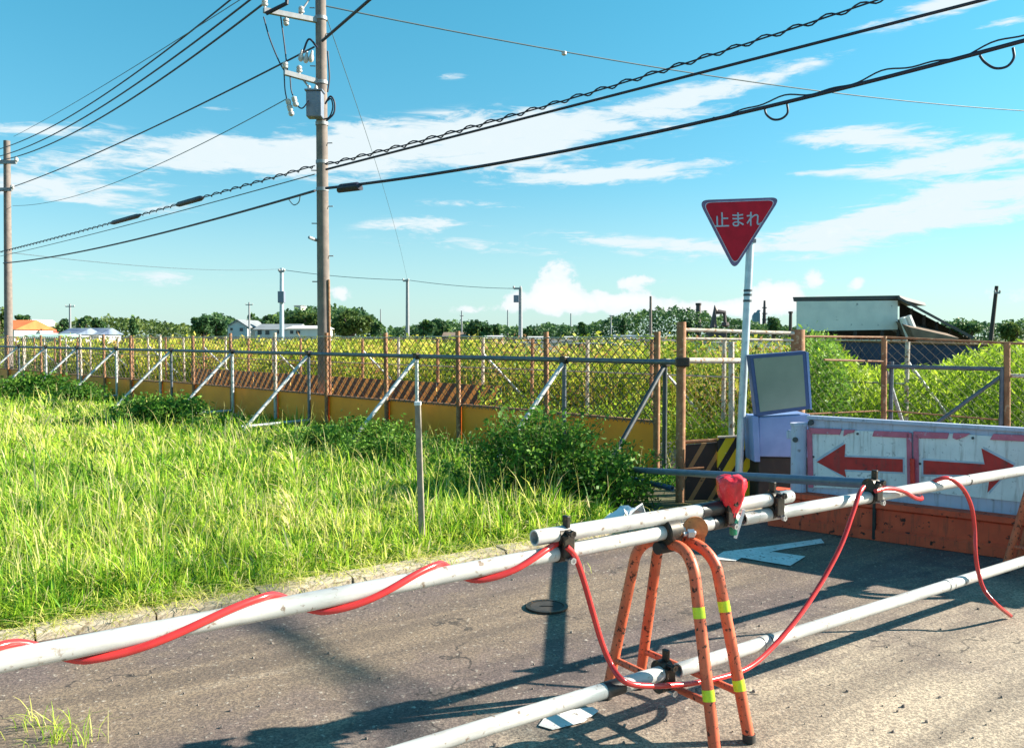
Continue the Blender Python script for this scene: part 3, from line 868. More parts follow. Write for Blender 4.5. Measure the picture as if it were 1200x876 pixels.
# rusty orange beam on the ground in front
sB0 = a_s(AP(900, 600, .14)); zt = AP(1100, 597, .14).z
mb = MB(); L0, L1 = sB0, 3.4
half = [(0.0, 0.0), (0.0, zt * .25), (.03, zt * .32), (.03, zt * .80), (.0, zt * .86), (0, zt), (-.22, zt), (-.22, 0)]
prs = [[A0 + AD * s_ + AN * (.14 + n_ * 1.0) + UP * z_ for n_, z_ in [(-a_, b_) if a_ > 0 else (a_, b_) for a_, b_ in half]] for s_ in (L0, L0 + .85, L0 + .86, L0 + 1.9, L0 + 1.91, L1)]
vs = [p for pr in prs for p in pr]; n8 = 8
mb.add(vs, [(i * n8 + k, i * n8 + (k + 1) % n8, (i + 1) * n8 + (k + 1) % n8, (i + 1) * n8 + k) for i in range(5) for k in range(n8)] + [tuple(range(8))[::-1], tuple(range(40, 48))])
beam = mb.build("steel_beam", M["beam"], None)
bpy.context.view_layer.update()
tag(beam, "rusty orange steel beam lying on the road under the arrow board", "beam")
for s_ in (L0 + .855, L0 + 1.905):
    MB().box(A0 + AD * s_ + AN * .118 + UP * zt * .5, .022, .05, zt * .96, AX).build("seam", M["blacksteel"], beam)

# message sign beyond the post
ZM = 7.9
ms = thing("message_sign", "portable message sign with a blank grey-green screen on a pale blue cabinet", "message sign", at(915, 590, ZM).xy.to_3d())
bw = Vector((0, 1, 0))
MB().prism([at(878.5, 416, ZM), at(944.5, 411, ZM), at(949, 479, ZM), at(887, 488, ZM)], bw * .12).build("frame", M["navy"], ms, bevel=.006)
MB().prism([at(883.2, 420, ZM - .004), at(940.5, 415.5, ZM - .004), at(944.5, 475.5, ZM - .004), at(890.8, 482.5, ZM - .004)], bw * .01).build("screen", M["screen"], ms)
MB().prism([at(944.7, 412, ZM - .002), at(947.6, 412.5, ZM - .002), at(951.6, 480, ZM - .002), at(949.2, 479, ZM - .002)], bw * .11).build("side_plate", M["cabinet"], ms)
MB().prism([at(889, 488.5, ZM + .02), at(950, 485, ZM + .02), at(950, 536, ZM + .02), at(889, 535, ZM + .02)], bw * .35).build("cabinet", M["cabinet"], ms, bevel=.012)
MB().prism([at(881, 487, ZM), at(889, 488, ZM), at(891, 541, ZM), at(884, 541, ZM)], bw * .30).build("side_flange", M["cabinet"], ms, bevel=.006)
pb = [at(889, 536, ZM + .05), at(952, 536, ZM + .05)]
MB().prism([pb[0], pb[1], Vector((pb[1].x, pb[1].y, .05)), Vector((pb[0].x, pb[0].y, .05))], bw * .30).build("battery_box", M["blacksteel"], ms, bevel=.01)
for x_ in (pb[0].x + .05, pb[1].x - .05):
    for y_ in (ZM + .08, ZM + .32): MB().tube([(x_, y_, 0), (x_, y_, .07)], .03, 10).build("foot", M["blacksteel"], ms, smooth=40)

# ================================================================== FENCES
mf = thing("mesh_fence", "long rusty mesh fence with tall thin posts and yellow panels along its foot", "fence", Lf(0))
NK = 17
posts = [Lf(k) for k in range(0, NK + 1)]
for i, p in enumerate(posts):
    h = 1.66 - .004 * i + random.uniform(-.03, .03); le = random.uniform(-.02, .02)
    MB().tube([p, p + Vector((le, 0, h))], .034 if i else .038, 10).build("post", M["rust"] if i % 3 != 2 or i < 5 else M["palepost"], mf, smooth=40)
for z_, r_ in ((1.60, .008), (1.12, .004)):
    mb = MB(); mb.tube([p + FN * .045 + Vector((0, 0, z_ - .02 * (i % 2))) for i, p in enumerate(posts)], r_, 6)
    mb.build("top_wire" if z_ > 1.5 else "tie_wire", M["palepost"] if z_ > 1.5 else M["mesh"], mf)


def chainlink(name, A, B, z0, z1, pitch, r, parent, off):
    L = (B - A).length; d = (B - A).normalized(); nn = Vector((-d.y, d.x, 0)) * off; H = z1 - z0
    mb = MB(); k = -int(H / pitch) - 1
    while k * pitch < L:
        for sg in (0, 1):
            s0, s1 = k * pitch, k * pitch + H
            za, zb = (z0, z1) if sg == 0 else (z1, z0)
            a0, a1 = max(s0, 0), min(s1, L)
            if a1 - a0 < .02: continue
            pa = A + d * a0 + nn + Vector((0, 0, za + (zb - za) * (a0 - s0) / H)); pb = A + d * a1 + nn * (1.0 if sg else 1.0) + Vector((0, 0, za + (zb - za) * (a1 - s0) / H))
            mb.tube([pa, pb], r, 4, False)
        k += 1
    return mb.build(name, M["mesh"], parent)


chainlink("wire_mesh", Lf(0), Lf(7), .60, 1.58, .13, .0056, mf, .05)
chainlink("wire_mesh", Lf(7), Lf(17), .60, 1.58, .20, .0060, mf, .05)
# yellow foot panels, one per bay, with a rusty top edge
for i in range(NK):
    a, b = posts[i], posts[i + 1]; d = (b - a); L = d.length; d.normalize()
    zt_ = .64 - .006 * i + random.uniform(-.012, .012)
    pn = MB().box(a.lerp(b, .5) - FN * .06 + Vector((0, 0, zt_ / 2 - .02)), L - .012, .03, zt_, (d, FN, UP)).build("foot_panel", M["panel"], mf, bevel=.004)
    MB().box(a.lerp(b, .5) - FN * .055 + Vector((0, 0, zt_ - .018)), L - .006, .05, .028, (d, FN, UP)).build("panel_edge", M["rustedge"], mf)

# tube railing with braces in front of the mesh fence
rl = thing("tube_railing", "grey tube railing with slanting braces, standing along the grass side of the mesh fence", "railing", Lf(0) + FN * .12)
ra = Vector((11.35 - 8.95, 8.95, 0)) + FN * .12
rail_pts = [at(800, 424, 9.10)] + [Lf(k) + FN * .12 + Vector((0, 0, 1.315 - .003 * k)) for k in (0, 3, 6, 9, 12, 15, 17.5)]
MB().tube(rail_pts, .030, 12).build("rail", M["rail"], rl, smooth=50)
gk = [-.25 + i * 1.72 for i in range(0, 11)]
us = [788, 670, 497, 370, 280, 208, 143, 97, 60, 28]
for i, u in enumerate(us):
    Z = 11350 / (u + 400); p = Vector((11.35 - Z, Z, 0)) + FN * .14
    MB().tube([p, p + Vector((0, 0, 1.34))], .027, 10).build("railing_post", M["dark"] if i in (0,) else M["rail"] if i % 2 else M["brace"], rl, smooth=40)
    a = p + Vector((0, 0, 1.26)) + FN * .03; b = p + FN * 1.34 + Vector((0, 0, -.02)) + FD * random.uniform(-.05, .05)
    MB().tube([a, b], .027, 10).build("brace", M["dark"] if i == 0 else M["brace"], rl, smooth=40)
    if i in (2, 3, 4, 6): MB().tube([p + Vector((0, 0, .16)), p + FN * 1.25 + Vector((0, 0, .14))], .024, 10).build("foot_tube", M["brace"], rl, smooth=40)
    MB().box(p + Vector((0, 0, 1.31)), .09, .09, .09, (FD, FN, UP)).build("coupler", M["clamp"], rl, bevel=.01)

# fence closing the corner and running to the right
cf = thing("corner_fence", "rusty corner fence with brown end posts and pale rails, behind the stop sign", "fence", at(797, 590, 8.2).xy.to_3d())
cp = [at(797, 590, 8.2), at(935, 590, 8.75), at(1035, 590, 9.2), at(1180, 590, 8.7), at(1330, 590, 8.3)]
cp = [Vector((p.x, p.y, 0)) for p in cp]
for i, (p, v_, u_) in enumerate(zip(cp, (377, 386, 394, 402, 408), (798.5, 935, 1036, 1180, 1330))):
    t_ = at(u_, v_, p.y)
    MB().tube([p, Vector((t_.x, t_.y, t_.z))], (.046, .070, .030, .031, .03)[i], 12).build("end_post" if i < 2 else "post", M["rust"], cf, smooth=40)
zc = lambda i, z_: cp[i] + Vector((0, 0, z_))
MB().tube([zc(0, 1.665), zc(1, 1.63)], .018, 10).build("top_rail", M["palepost"], cf, smooth=40)
MB().tube([zc(0, 1.58), zc(1, 1.56)], .012, 8).build("wire_rail", M["palepost"], cf, smooth=40)
MB().tube([zc(0, 1.37) + Vector((0, -.05, 0)), zc(1, 1.35) + Vector((-.22, -.05, 0))], .028, 12).build("mid_rail", M["palepost"], cf, smooth=40)
MB().tube([zc(1, 1.60), zc(2, 1.59), zc(3, 1.53), zc(4, 1.48)], .012, 8).build("top_wire", M["rust"], cf, smooth=40)
MB().tube([zc(1, 1.36) + Vector((.25, 0, 0)), zc(2, 1.33)], .011, 8).build("mid_rail", M["rustedge"], cf, smooth=40)
MB().tube([zc(2, 1.275), zc(3, 1.265)], .022, 10).build("mid_rail", M["rail"], cf, smooth=40)
MB().tube([zc(3, 1.20), zc(4, 1.18)], .020, 10).build("mid_rail", M["palepost"], cf, smooth=40)
MB().tube([zc(2, 1.22) + Vector((.03, .05, 0)), zc(2, .55) + Vector((.38, .35, 0))], .020, 10).build("brace", M["brace"], cf, smooth=40)
MB().tube([zc(3, 1.20) + Vector((-.06, .04, 0)), zc(3, .68) + Vector((-.66, .2, 0))], .020, 10).build("brace", M["rail"], cf, smooth=40)
MB().tube([zc(1, .80), zc(2, .80), zc(3, .74)], .008, 6).build("low_wire", M["rust"], cf, smooth=40)
MB().tube([zc(2, 0) + Vector((.07, .02, 0)), zc(2, 1.33) + Vector((.07, .02, 0))], .024, 10).build("post", M["rail"], cf, smooth=40)
MB().tube([zc(3, 0) + Vector((-.07, .02, 0)), zc(3, 1.28) + Vector((-.07, .02, 0))], .024, 10).build("post", M["rail"], cf, smooth=40)
MB().box(zc(0, 1.355) + Vector((.0, -.05, 0)), .13, .08, .09).build("coupler", M["clamp"], cf, bevel=.012)
MB().tube([at(857, 590, 8.9).xy.to_3d(), at(857, 400, 8.9)], .03, 10).build("post", M["palepost"], cf, smooth=40)
chainlink("wire_mesh", cp[1], cp[2], .70, 1.58, .105, .0019, cf, .04)
chainlink("wire_mesh", cp[2], cp[3], .70, 1.55, .105, .0019, cf, .04)
chainlink("wire_mesh", cp[3], cp[4], .68, 1.48, .105, .0019, cf, .04)
chainlink("wire_mesh", cp[0], cp[1], .70, 1.60, .105, .0017, cf, .04)
# striped boards
Zb = 8.30
sb = thing("striped_board", "dark brown and black diagonal-striped board in a rusty frame at the fence corner", "striped board", at(822, 590, Zb).xy.to_3d(), "striped boards by the fences")
MB().prism([at(803, 521, Zb), at(841, 518, Zb + .02), at(841, 588, Zb + .02), at(803, 590, Zb)], (0, .03, 0)).build("board_panel", M["stripe_dark"], sb)
MB().tube([at(800, 518, Zb - .01), at(848, 515, Zb + .01)], .018, 8).build("frame_bar", M["rust"], sb, smooth=40)
MB().tube([at(802, 549, Zb - .02), at(825, 548, Zb - .01)], .012, 8).build("frame_bar", M["rust"], sb, smooth=40)
sb = thing("striped_board", "bright yellow and black diagonal-striped board behind the stop sign's pole", "striped board", at(868, 590, Zb).xy.to_3d(), "striped boards by the fences")
MB().prism([at(841, 513, Zb - .03), at(889, 511, Zb - .02), at(889, 586, Zb - .02), at(841, 588, Zb - .03)], (0, .03, 0)).build("board_panel", M["stripe_near"], sb)
MB().tube([at(841, 512, Zb - .045), at(891, 510, Zb - .035)], .012, 8).build("frame_bar", M["palepost"], sb, smooth=40)

# second fence beyond the path, with striped boards hung on it
bf = thing("mesh_fence", "farther fence of thin rusty posts with white braces, beyond the gravel path", "fence", Lf2(0))
p2_ = [Lf2(k * .62 - 1.2) for k in range(0, 32)]
for i, p in enumerate(p2_):
    MB().tube([p, p + Vector((random.uniform(-.02, .02), 0, 1.58 + random.uniform(-.05, .04)))], .030, 8).build("post", M["rust"] if i % 2 else M["palepost"], bf, smooth=40)
    if i % 3 == 0 and i < 30:
        MB().tube([p + Vector((0, 0, 1.30)), p - FN * .75 + FD * -.35 + Vector((0, 0, .45))], .022, 8).build("brace", M["brace"], bf, smooth=40)
MB().tube([p + Vector((0, 0, 1.55)) for p in p2_], .008, 6).build("top_wire", M["palepost"], bf)
MB().tube([p + FN * .05 + Vector((0, 0, 1.02)) for p in p2_], .012, 6).build("mid_rail", M["palepost"], bf)
bx = [("nearest of the row", 0)]
dS = FD; sx0 = Vector((15.3 - 15.45, 15.45, 0))
for i in range(7):
    a = sx0 + FD * (1.82 * i) + FN * .07; b = a + FD * 1.79
    z_ = .70
    q = [a + UP * .14, b + UP * .14, b + UP * z_, a + UP * z_]
    o = MB().prism(q, -FN * .02).build("striped_board", M["stripe_far"], None)
    tag(o, "faded orange and black striped board in a row along the path's far side", "striped board", "striped boards by the fences in a row")

# ================================================================== STAKE
p = G(495, 640); tp = at(489.5, 470, p.y + .02)
st = thing("marker_stake", "weathered square grey stake standing alone in the grass near the kerb", "stake", (p.x, p.y, 0))
d_ = (tp - p)
mb = MB(); wv = .023
vs = [p + Vector((i * wv, j * wv, 0)) for j in (-1, 1) for i in (-1, 1)] + [tp + Vector((i * wv * .95, j * wv * .95, -.006 * (i + 1))) for j in (-1, 1) for i in (-1, 1)]
mb.add(vs, [(0, 2, 3, 1), (4, 5, 7, 6), (0, 1, 5, 4), (2, 6, 7, 3), (0, 4, 6, 2), (1, 3, 7, 5)]).build("shaft", M["stake"], st, bevel=.006)
MB().box(p.lerp(tp, .985) + Vector((0, 0, -.0)), .05, .05, .03).build("stake_cap", M["white"], st, bevel=.005)

# ================================================================== UTILITY POLES
ZP = 15.2
pb_ = at(380.5, 490, ZP); NP = Vector((pb_.x, pb_.y, 0))
up_ = thing("utility_pole", "tall concrete utility pole with crossarms and a grey box, rising behind the mesh fence", "utility pole", NP)
Htop = 9.6
ztop_ = lambda v: at(376, v, ZP).z
MB().tube([NP + Vector((0, 0, z)) for z in np.linspace(0, Htop, 12)], list(np.linspace(.118, .084, 12)), 20).build("shaft", M["concrete"], up_, smooth=50)
for k, v in enumerate((10, 40, 78, 168, 200, 242, 262, 300, 330)):
    z = at(376, v, ZP).z; sg = 1 if k % 2 else -1
    MB().tube([NP + Vector((sg * .10, -.02, z)), NP + Vector((sg * .19, -.03, z))], .010, 6).build("step_bolt", M["steel"], up_)
for v in (22, 97, 190, 222, 145):
    z = at(376, v, ZP).z; MB().tube([NP + Vector((0, 0, z - .03)), NP + Vector((0, 0, z + .03))], .112, 16).build("pole_band", M["steel"], up_, smooth=40)


def arm(u0, v0, Z0, v1, insul, up_=up_):
    a = NP + Vector((0, 0, at(370, v1, ZP).z)); b = at(u0, v0, Z0)
    d = (b - a).normalized(); sdir = d.cross(UP).normalized()
    MB().prism([a + sdir * .04 - UP * .04, a - sdir * .04 - UP * .04, a - sdir * .04 + UP * .04, a + sdir * .04 + UP * .04], b - a).build("crossarm", M["steel"], up_)
    for t, dz in insul:
        q = a.lerp(b, t); sg = 1 if dz > 0 else -1
        MB().lathe(q + UP * .04 * sg, (0, 0, sg), [(0, .02), (.03, .02), (.04, .05), (.07, .055), (.08, .03), (.10, .05), (.13, .045), (.15, .02)], 12).build("insulator", M["porcelain"], up_, smooth=40)
    return a, b, d


a1, b1, d1_ = arm(309, 12, 14.6, 25, [(.98, 1), (.35, 1), (.62, -1)])
a2, b2, d2_ = arm(333, 85, 14.8, 97, [(.97, 1), (.60, 1)])
MB().tube([a2.lerp(b2, .55), NP + Vector((-.09, 0, at(370, 114, ZP).z))], .016, 8).build("arm_brace", M["steel"], up_, smooth=40)
MB().tube([a1.lerp(b1, .42), NP + Vector((-.08, 0, at(370, -12, ZP).z))], .016, 8).build("arm_brace", M["steel"], up_, smooth=40)
MB().tube([at(312, 16, 14.6), at(336, 4, 14.5), at(337, -10, 14.5)], .035, 8).build("cable_end", M["cable"], up_, smooth=40)
# cut-out fuses and jumper loops
for u, v in ((337, 116), (344, 113), (339, 124)):
    q = at(u, v, 14.7); MB().lathe(q, (.25, 0, -1), [(0, .02), (.02, .045), (.08, .045), (.10, .03), (.12, .05), (.16, .045), (.18, .015)], 10).build("fuse", M["porcelain"], up_, smooth=40)
for u, v in ((352, 72), (358, 74), (364, 73)):
    q = at(u, v, 14.9); MB().lathe(q, (.15, 0, 1), [(0, .02), (.03, .045), (.09, .045), (.12, .03), (.20, .015)], 10).build("fuse", M["porcelain"], up_, smooth=40)
for lst, r_ in (([(309, 20), (316, 45), (327, 72), (335, 86)], .012), ([(329, 20), (333, 50), (337, 84)], .012), ([(333, 88), (334, 105), (336, 116)], .011), ([(340, 90), (341, 104), (343, 112)], .011),
                ([(346, 122), (354, 127), (362, 118)], .012), ([(384, 60), (386, 90), (384, 108)], .014), ([(381, 122), (387, 113), (392, 120), (391, 133), (382, 142)], .016), ([(372, 56), (362, 46), (355, 62)], .018),
                ([(384, 118), (388, 116), (390, 126), (386, 137), (379, 140)], .012)):
    MB().tube(smooth_path([at(u, v, ZP - .35) for u, v in lst], 6), r_, 8).build("jumper_cable", M["cable"], up_, smooth=50)
bxz = at(373, 127, ZP).z
MB().box(NP + Vector((-.07, -.20, bxz)), .27, .22, .44).build("switch_box", M["box"], up_, bevel=.02)
MB().box(NP + Vector((-.07, -.20, bxz + .235)), .31, .26, .03).build("box_lid", M["box"], up_, bevel=.008)
for dx in (-.12, .0):
    MB().lathe(NP + Vector((-.05 + dx, -.2, bxz + .25)), (0, 0, 1), [(0, .03), (.02, .04), (.06, .03), (.09, .015)], 10).build("bushing", M["porcelain"], up_, smooth=40)
MB().tube([NP + Vector((-.10, -.06, at(370, 282, ZP).z)), at(362, 278, ZP - .2)], .028, 8).build("bracket", M["steel"], up_, smooth=40)
MB().tube([NP + Vector((.12, -.06, .0)), NP + Vector((.11, -.06, 2.6))], .02, 8).build("conduit", M["rust"], up_, smooth=40)


def plain_pole(name, u, vt, vb, Z, r, label, arms=(), lean=0, mat="concrete", box=None, group="far utility poles along the horizon"):
    b = at(u, vb, Z); b = Vector((b.x, b.y, 0)); t = at(u + lean, vt, Z)
    root = thing(name, label, "utility pole", b, group)
    MB().tube([b, t], [r, r * .75], 12).build("shaft", M[mat], root, smooth=50)
    for (v, du0, du1) in arms:
        f = (v - vt) / (394 - vt); uc = u + lean * (1 - f)
        a, c = at(uc + du0, v, Z - r), at(uc + du1, v, Z - r)
        d = (c - a).normalized(); MB().box(a.lerp(c, .5), (c - a).length, r * .7, r * .8, (d, d.cross(UP), UP)).build("crossarm", M["steel"], root)
        for q in (a, c): MB().lathe(q, (0, 0, 1), [(0, r * .2), (r * .4, r * .5), (r, r * .4), (r * 1.2, r * .15)], 8).build("insulator", M["porcelain"], root, smooth=40)
    if box:
        q = at(u + box[0], box[1], Z - r * 1.6); MB().box(q, box[2], box[2], box[3]).build("transformer", M["box"], root, bevel=.03)
    return root, b, t


ZL = 36.0
lp_, lb, ltop = plain_pole("utility_pole", 9.5, 165, 400, ZL, .17, "concrete utility pole with two short crossarms at the left edge", [(190, -10, 11), (222, -11, 6)], -1.5, "concrete", None, "near utility poles")
up_["group"] = "near utility poles"
fp1 = plain_pole("utility_pole", 330, 314, 395, 75, .22, "pale far pole with two dark boxes, left of the near concrete pole", [(318, -3, 3)], 0, "pole", (0, 348, .55, 1.0))
fp2 = plain_pole("utility_pole", 477.5, 327, 396, 70, .17, "thin grey far pole right of the near concrete pole", [(329, -5, 1)], 0, "steel")
fp3 = plain_pole("utility_pole", 610, 337, 396, 72, .19, "far pole with a side transformer above the middle of the fence", [(338, -8, 0)], 0, "steel", (-5, 350, .45, .6))
fp4 = plain_pole("utility_pole", 762.5, 347, 400, 66, .12, "bare slim far pole above the right end of the mesh fence", [], 0, "concrete")
fp5 = plain_pole("utility_pole", 1159, 335, 396, 60, .16, "dark far pole leaning right, beside the open shed", [(343, -1, 5)], 9, "darkwood")
fp6 = plain_pole("utility_pole", 82, 356, 394, 95, .14, "tiny far pole with crossarms above the blue-roofed sheds", [(359, -5, 5)], 0, "steel")
fp7 = plain_pole("utility_pole", 292, 354, 394, 95, .12, "tiny far pole above the gabled house", [(357, -4, 4)], 0, "steel")
fp8 = plain_pole("utility_pole", 595, 363, 394, 130, .12, "tiny thin mast left of the pole with a transformer", [], 0, "steel")
fp9 = plain_pole("utility_pole", 669, 367, 394, 130, .12, "tiny thin mast in front of the low wooded rise", [], 0, "steel")
fp10 = plain_pole("utility_pole", 716, 369, 394, 120, .11, "tiny mast with a bent top against the wooded rise", [(370, -2, 3)], 0, "steel")
fp11 = plain_pole("utility_pole", 446, 362, 394, 130, .10, "tiny thin mast just right of the round green trees", [], 0, "steel")
fp12 = plain_pole("utility_pole", 541, 364, 394, 120, .12, "tiny pole above the brown roofs in the middle distance", [(370, -2, 2)], 0, "steel")

# ------------------------------------------------------------------ overhead cables
def cable(label, A, B, samples, r, ext=0.0, mat="cable", twist=0, group="overhead cables", pa=None, pbz=None, name="overhead_cable"):
    """A, B plan points; samples are points seen along the run, fitted by a sagging curve"""
    A, B = Vector((A[0], A[1], 0)), Vector((B[0], B[1], 0)); D = (B - A); L = D.length; D.normalize()
    ts, zs = [], []
    for u, v in samples:
        p = onv(u, v, A, D); ts.append((p - A).xy.dot(D.xy)); zs.append(p.z)
    r *= .82; co = np.polyfit(ts, zs, min(2, len(ts) - 1))
    n = 60; pts = []
    for i in range(n + 1):
        t = L * i / n; pts.append(A + D * t + Vector((0, 0, float(np.polyval(co, t)))))
    mb = MB(); mb.tube(pts, r, 8)
    if twist:
        hp = []; k = 0; m_ = int(L / .055)
        side = D.cross(UP)
        for i in range(m_ + 1):
            t = L * i / m_; c = A + D * t + Vector((0, 0, float(np.polyval(co, t)))); a = 2 * math.pi * t / twist
            hp.append(c + (side * math.cos(a) + UP * math.sin(a)) * (r + .022))
        mb.tube(hp, .011, 5)
    o = mb.build(name, M[mat], None, smooth=60)
    tag(o, label, "cable", group)
    return o, lambda t: A + D * t + Vector((0, 0, float(np.polyval(co, t)))), A, D


RP = Vector((20.6, -0.9, 0))                   # where the road line's next pole stands, out of view
lside = Vector((-.25, -.3, 0))
AL, AR = Vector((lb.x, lb.y, 0)), NP
side_l = (NP - AL).normalized().cross(UP)
def off(P, k): return P + side_l * k
aL1 = Vector((b1.x, b1.y, 0))
cable("upper of three thick cables from the left-edge pole to the top of the picture", off(AL, .45), aL1 + Vector((.30, .1, 0)) + (NP - AL).normalized() * 1.0, [(16, 169), (150, 92), (270, 0)], .020)
cable("middle of three thick cables from the left-edge pole to the top of the picture", off(AL, .2), aL1 + (NP - AL).normalized() * 1.0 + Vector((.15, 0, 0)), [(16, 178), (150, 105), (293, 0)], .022)
cable("lowest of three thick cables from the left-edge pole to the near pole's upper crossarm", off(AL, .6), aL1, [(21, 183), (160, 112), (312, 2)], .022)
cable("thin pale cable above the three thick ones at upper left", off(AL, -.4), NP + Vector((-1.2, 0, 0)), [(10, 163), (130, 95), (281, 0)], .010, mat="farcable")
cable("single cable from the left-edge pole to the near pole below its upper crossarm", off(AL, .35), NP + Vector((-.10, -.1, 0)), [(18, 218), (180, 149), (353, 63)], .020)
cable("thin cable sagging to the fuses under the near pole's lower crossarm", off(AL, -.3), Vector((at(337, 116, 14.7).x, at(337, 116, 14.7).y, 0)), [(20, 241), (150, 208), (334, 117)], .010, mat="farcable")
oF, fF, aF, dF = cable("banded cable with two black sleeves between left-edge pole and near pole", off(AL, .3), NP + Vector((-.1, -.14, 0)), [(10, 293), (190, 245), (366, 195)], .013, twist=.5)
for u0, u1 in ((130, 164), (207, 238)):
    pu = [onv(u, v, aF, dF) for u, v in ((u0, 293 - (u0 - 10) * .271), (u1, 293 - (u1 - 10) * .271))]
    tt = [(p - aF).xy.dot(dF.xy) for p in pu]
    MB().tube([fF(tt[0]), fF(tt[0] * .9 + tt[1] * .1), fF(tt[0] * .1 + tt[1] * .9), fF(tt[1])], [.03, .060, .060, .03], 12).build("splice_sleeve", M["cable"], oF, smooth=50)
cable("plain cable just under the banded one, left-edge pole to near pole", off(AL, .2), NP + Vector((-.1, -.14, 0)), [(10, 298), (190, 253), (366, 205)], .013, mat="farcable")
oH, fH, aH, dH = cable("lowest thick cable from the left edge to the near pole", off(AL, .1), NP + Vector((-.1, -.14, 0)), [(6, 308), (110, 292), (240, 259), (366, 225)], .028)
pl_ = [onv(u, v, aH, dH) for u, v in ((338, 233), (344, 240), (350, 237), (352, 229))]
MB().tube(smooth_path(pl_, 5), .010, 6).build("slack_loop", M["farcable"], oH, smooth=50)
# to the right
c1_, f1, a1_, dd1 = cable("twisted cable rising from the near pole, highest of three crossing at right", NP + Vector((.1, -.14, 0)), RP, [(384, 192), (600, 138), (860, 52), (1030, 2)], .014, twist=.38)
cable("smooth cable rising from the near pole to the top right, middle of three at right", NP + Vector((.1, -.16, 0)), RP + Vector((0, .1, 0)), [(384, 197), (600, 147), (860, 69), (1160, 1)], .024)
oR, fR, aR, dR = cable("heavy black cable bundle with hanging loops, lowest of three rising to the right edge", NP + Vector((.1, -.18, 0)), RP + Vector((0, .2, 0)), [(384, 220), (600, 190), (800, 147), (1000, 99), (1200, 49)], .030)
pu = [onv(u, v, aR, dR) for u, v in ((399, 219), (421, 216))]; tt = [(p - aR).xy.dot(dR.xy) for p in pu]
MB().tube([fR(tt[0] - .02), fR(tt[0]) - UP * .03, fR(tt[1]) - UP * .03, fR(tt[1] + .02)], [.04, .085, .085, .04], 14).build("splice_box", M["cable"], oR, smooth=50)
for lst in ([(896, 126), (898, 134), (906, 140), (916, 139), (923, 132), (922, 120)], [(1148, 65), (1154, 73), (1166, 80), (1180, 78), (1188, 68), (1187, 56)]):
    MB().tube(smooth_path([onv(u, v, aR, dR) for u, v in lst], 6), .014, 8).build("slack_loop", M["cable"], oR, smooth=50)
# thin strands lashed along the upper side of the bundle
hp = []
for i in range(200):
    t = 7 + 13.0 * i / 199; hp.append(fR(t) + UP * (.045 + .03 * math.sin(t * 5.0) + .018 * math.sin(t * 11.3)))
MB().tube(hp, .010, 5).build("lashed_strand", M["cable"], oR, smooth=50)
cable("straight thick cable rising from the near pole to the top edge right beside it", NP + Vector((.05, -.12, 0)), Vector((2.6, 6.0, 0)), [(380, 46), (410, 20), (440, -6)], .030)
oI, fI, aI, dI = cable("long thin cable falling from the near pole's top to the right edge", NP + Vector((.1, 0, 0)), Vector((19.5, 27.0, 0)), [(384, 7), (660, 62), (880, 95), (1200, 130)], .017, mat="farcable")
q = onv(661, 62.5, aI, dI); MB().lathe(q - UP * .05, (0, 0, 1), [(0, .01), (.02, .05), (.08, .05), (.10, .01)], 10).build("cable_marker", M["porcelain"], oI, smooth=40)
F2 = Vector((fp2[2].x, fp2[2].y, 0)); F1 = Vector((fp1[2].x, fp1[2].y, 0)); F3 = Vector((fp3[2].x, fp3[2].y, 0))
cable("hair-thin service cable dropping from the near pole to the thin grey far pole", NP + Vector((.1, 0, 0)), F2, [(386, 30), (440, 190), (477, 327)], .009, mat="farcable")
cable("far cable between the left-edge pole and the pole with dark boxes", AL, F1, [(14, 296), (160, 311), (329, 315)], .024, mat="farcable", group="far cables")
cable("far cable between the pole with dark boxes and the thin grey far pole", F1, F2, [(331, 316), (400, 324), (477, 328)], .028, mat="farcable", group="far cables")
cable("far cable between the thin grey pole and the pole with a transformer", F2, F3, [(478, 328), (540, 335), (609, 338)], .028, mat="farcable", group="far cables")

# ================================================================== BACKGROUND BUILDINGS
def house(label, u0, u1, ve, vr, Z, wall, roof, dep=6.0, wins=(), gable=False, cat="house", name="house", group="far houses"):
    a, b = at(u0, 396, Z), at(u1, 396, Z); x0, x1 = a.x, b.x; ze, zr = at(u0, ve, Z).z, at(u0, vr, Z).z
    root = thing(name, label, cat, ((x0 + x1) / 2, Z, 0), group)
    MB().box(((x0 + x1) / 2, Z + dep / 2, ze / 2), x1 - x0, dep, ze).build("wall", M[wall], root)
    e = .25; mb = MB()
    if gable:
        xm = (x0 + x1) / 2
        mb.prism([(x0 - e, Z - e, ze), (xm, Z - e, zr), (x1 + e, Z - e, ze), (x1 + e, Z - e, ze - .12), (xm, Z - e, zr - .16), (x0 - e, Z - e, ze - .12)], (0, dep + 2 * e, 0))
        rf = mb.build("roof", M[roof], root)
        MB().prism([(x0, Z - .01, ze), (x1, Z - .01, ze), (xm, Z - .01, zr - .14)], (0, .1, 0)).build("gable_wall", M[wall], root)
    else:
        mb.prism([(x0 - e, Z - e, ze + .01), (x0 - e, Z + dep + e, ze + .01), (x0 - e, Z + dep / 2, zr)], (x1 - x0 + 2 * e, 0, 0))
        rf = mb.build("roof", M[roof], root)
    for wu0, wv0, wu1, wv1 in wins:
        p, q = at(wu0, wv0, Z), at(wu1, wv1, Z)
        f = MB().box(((p.x + q.x) / 2, Z - .02, (p.z + q.z) / 2), q.x - p.x + .2, .06, abs(p.z - q.z) + .2).build("window", M["wallwhite"], root)
        MB().box(((p.x + q.x) / 2, Z - .055, (p.z + q.z) / 2), q.x - p.x, .03, abs(p.z - q.z)).build("pane", M["glass"], f)
    return root


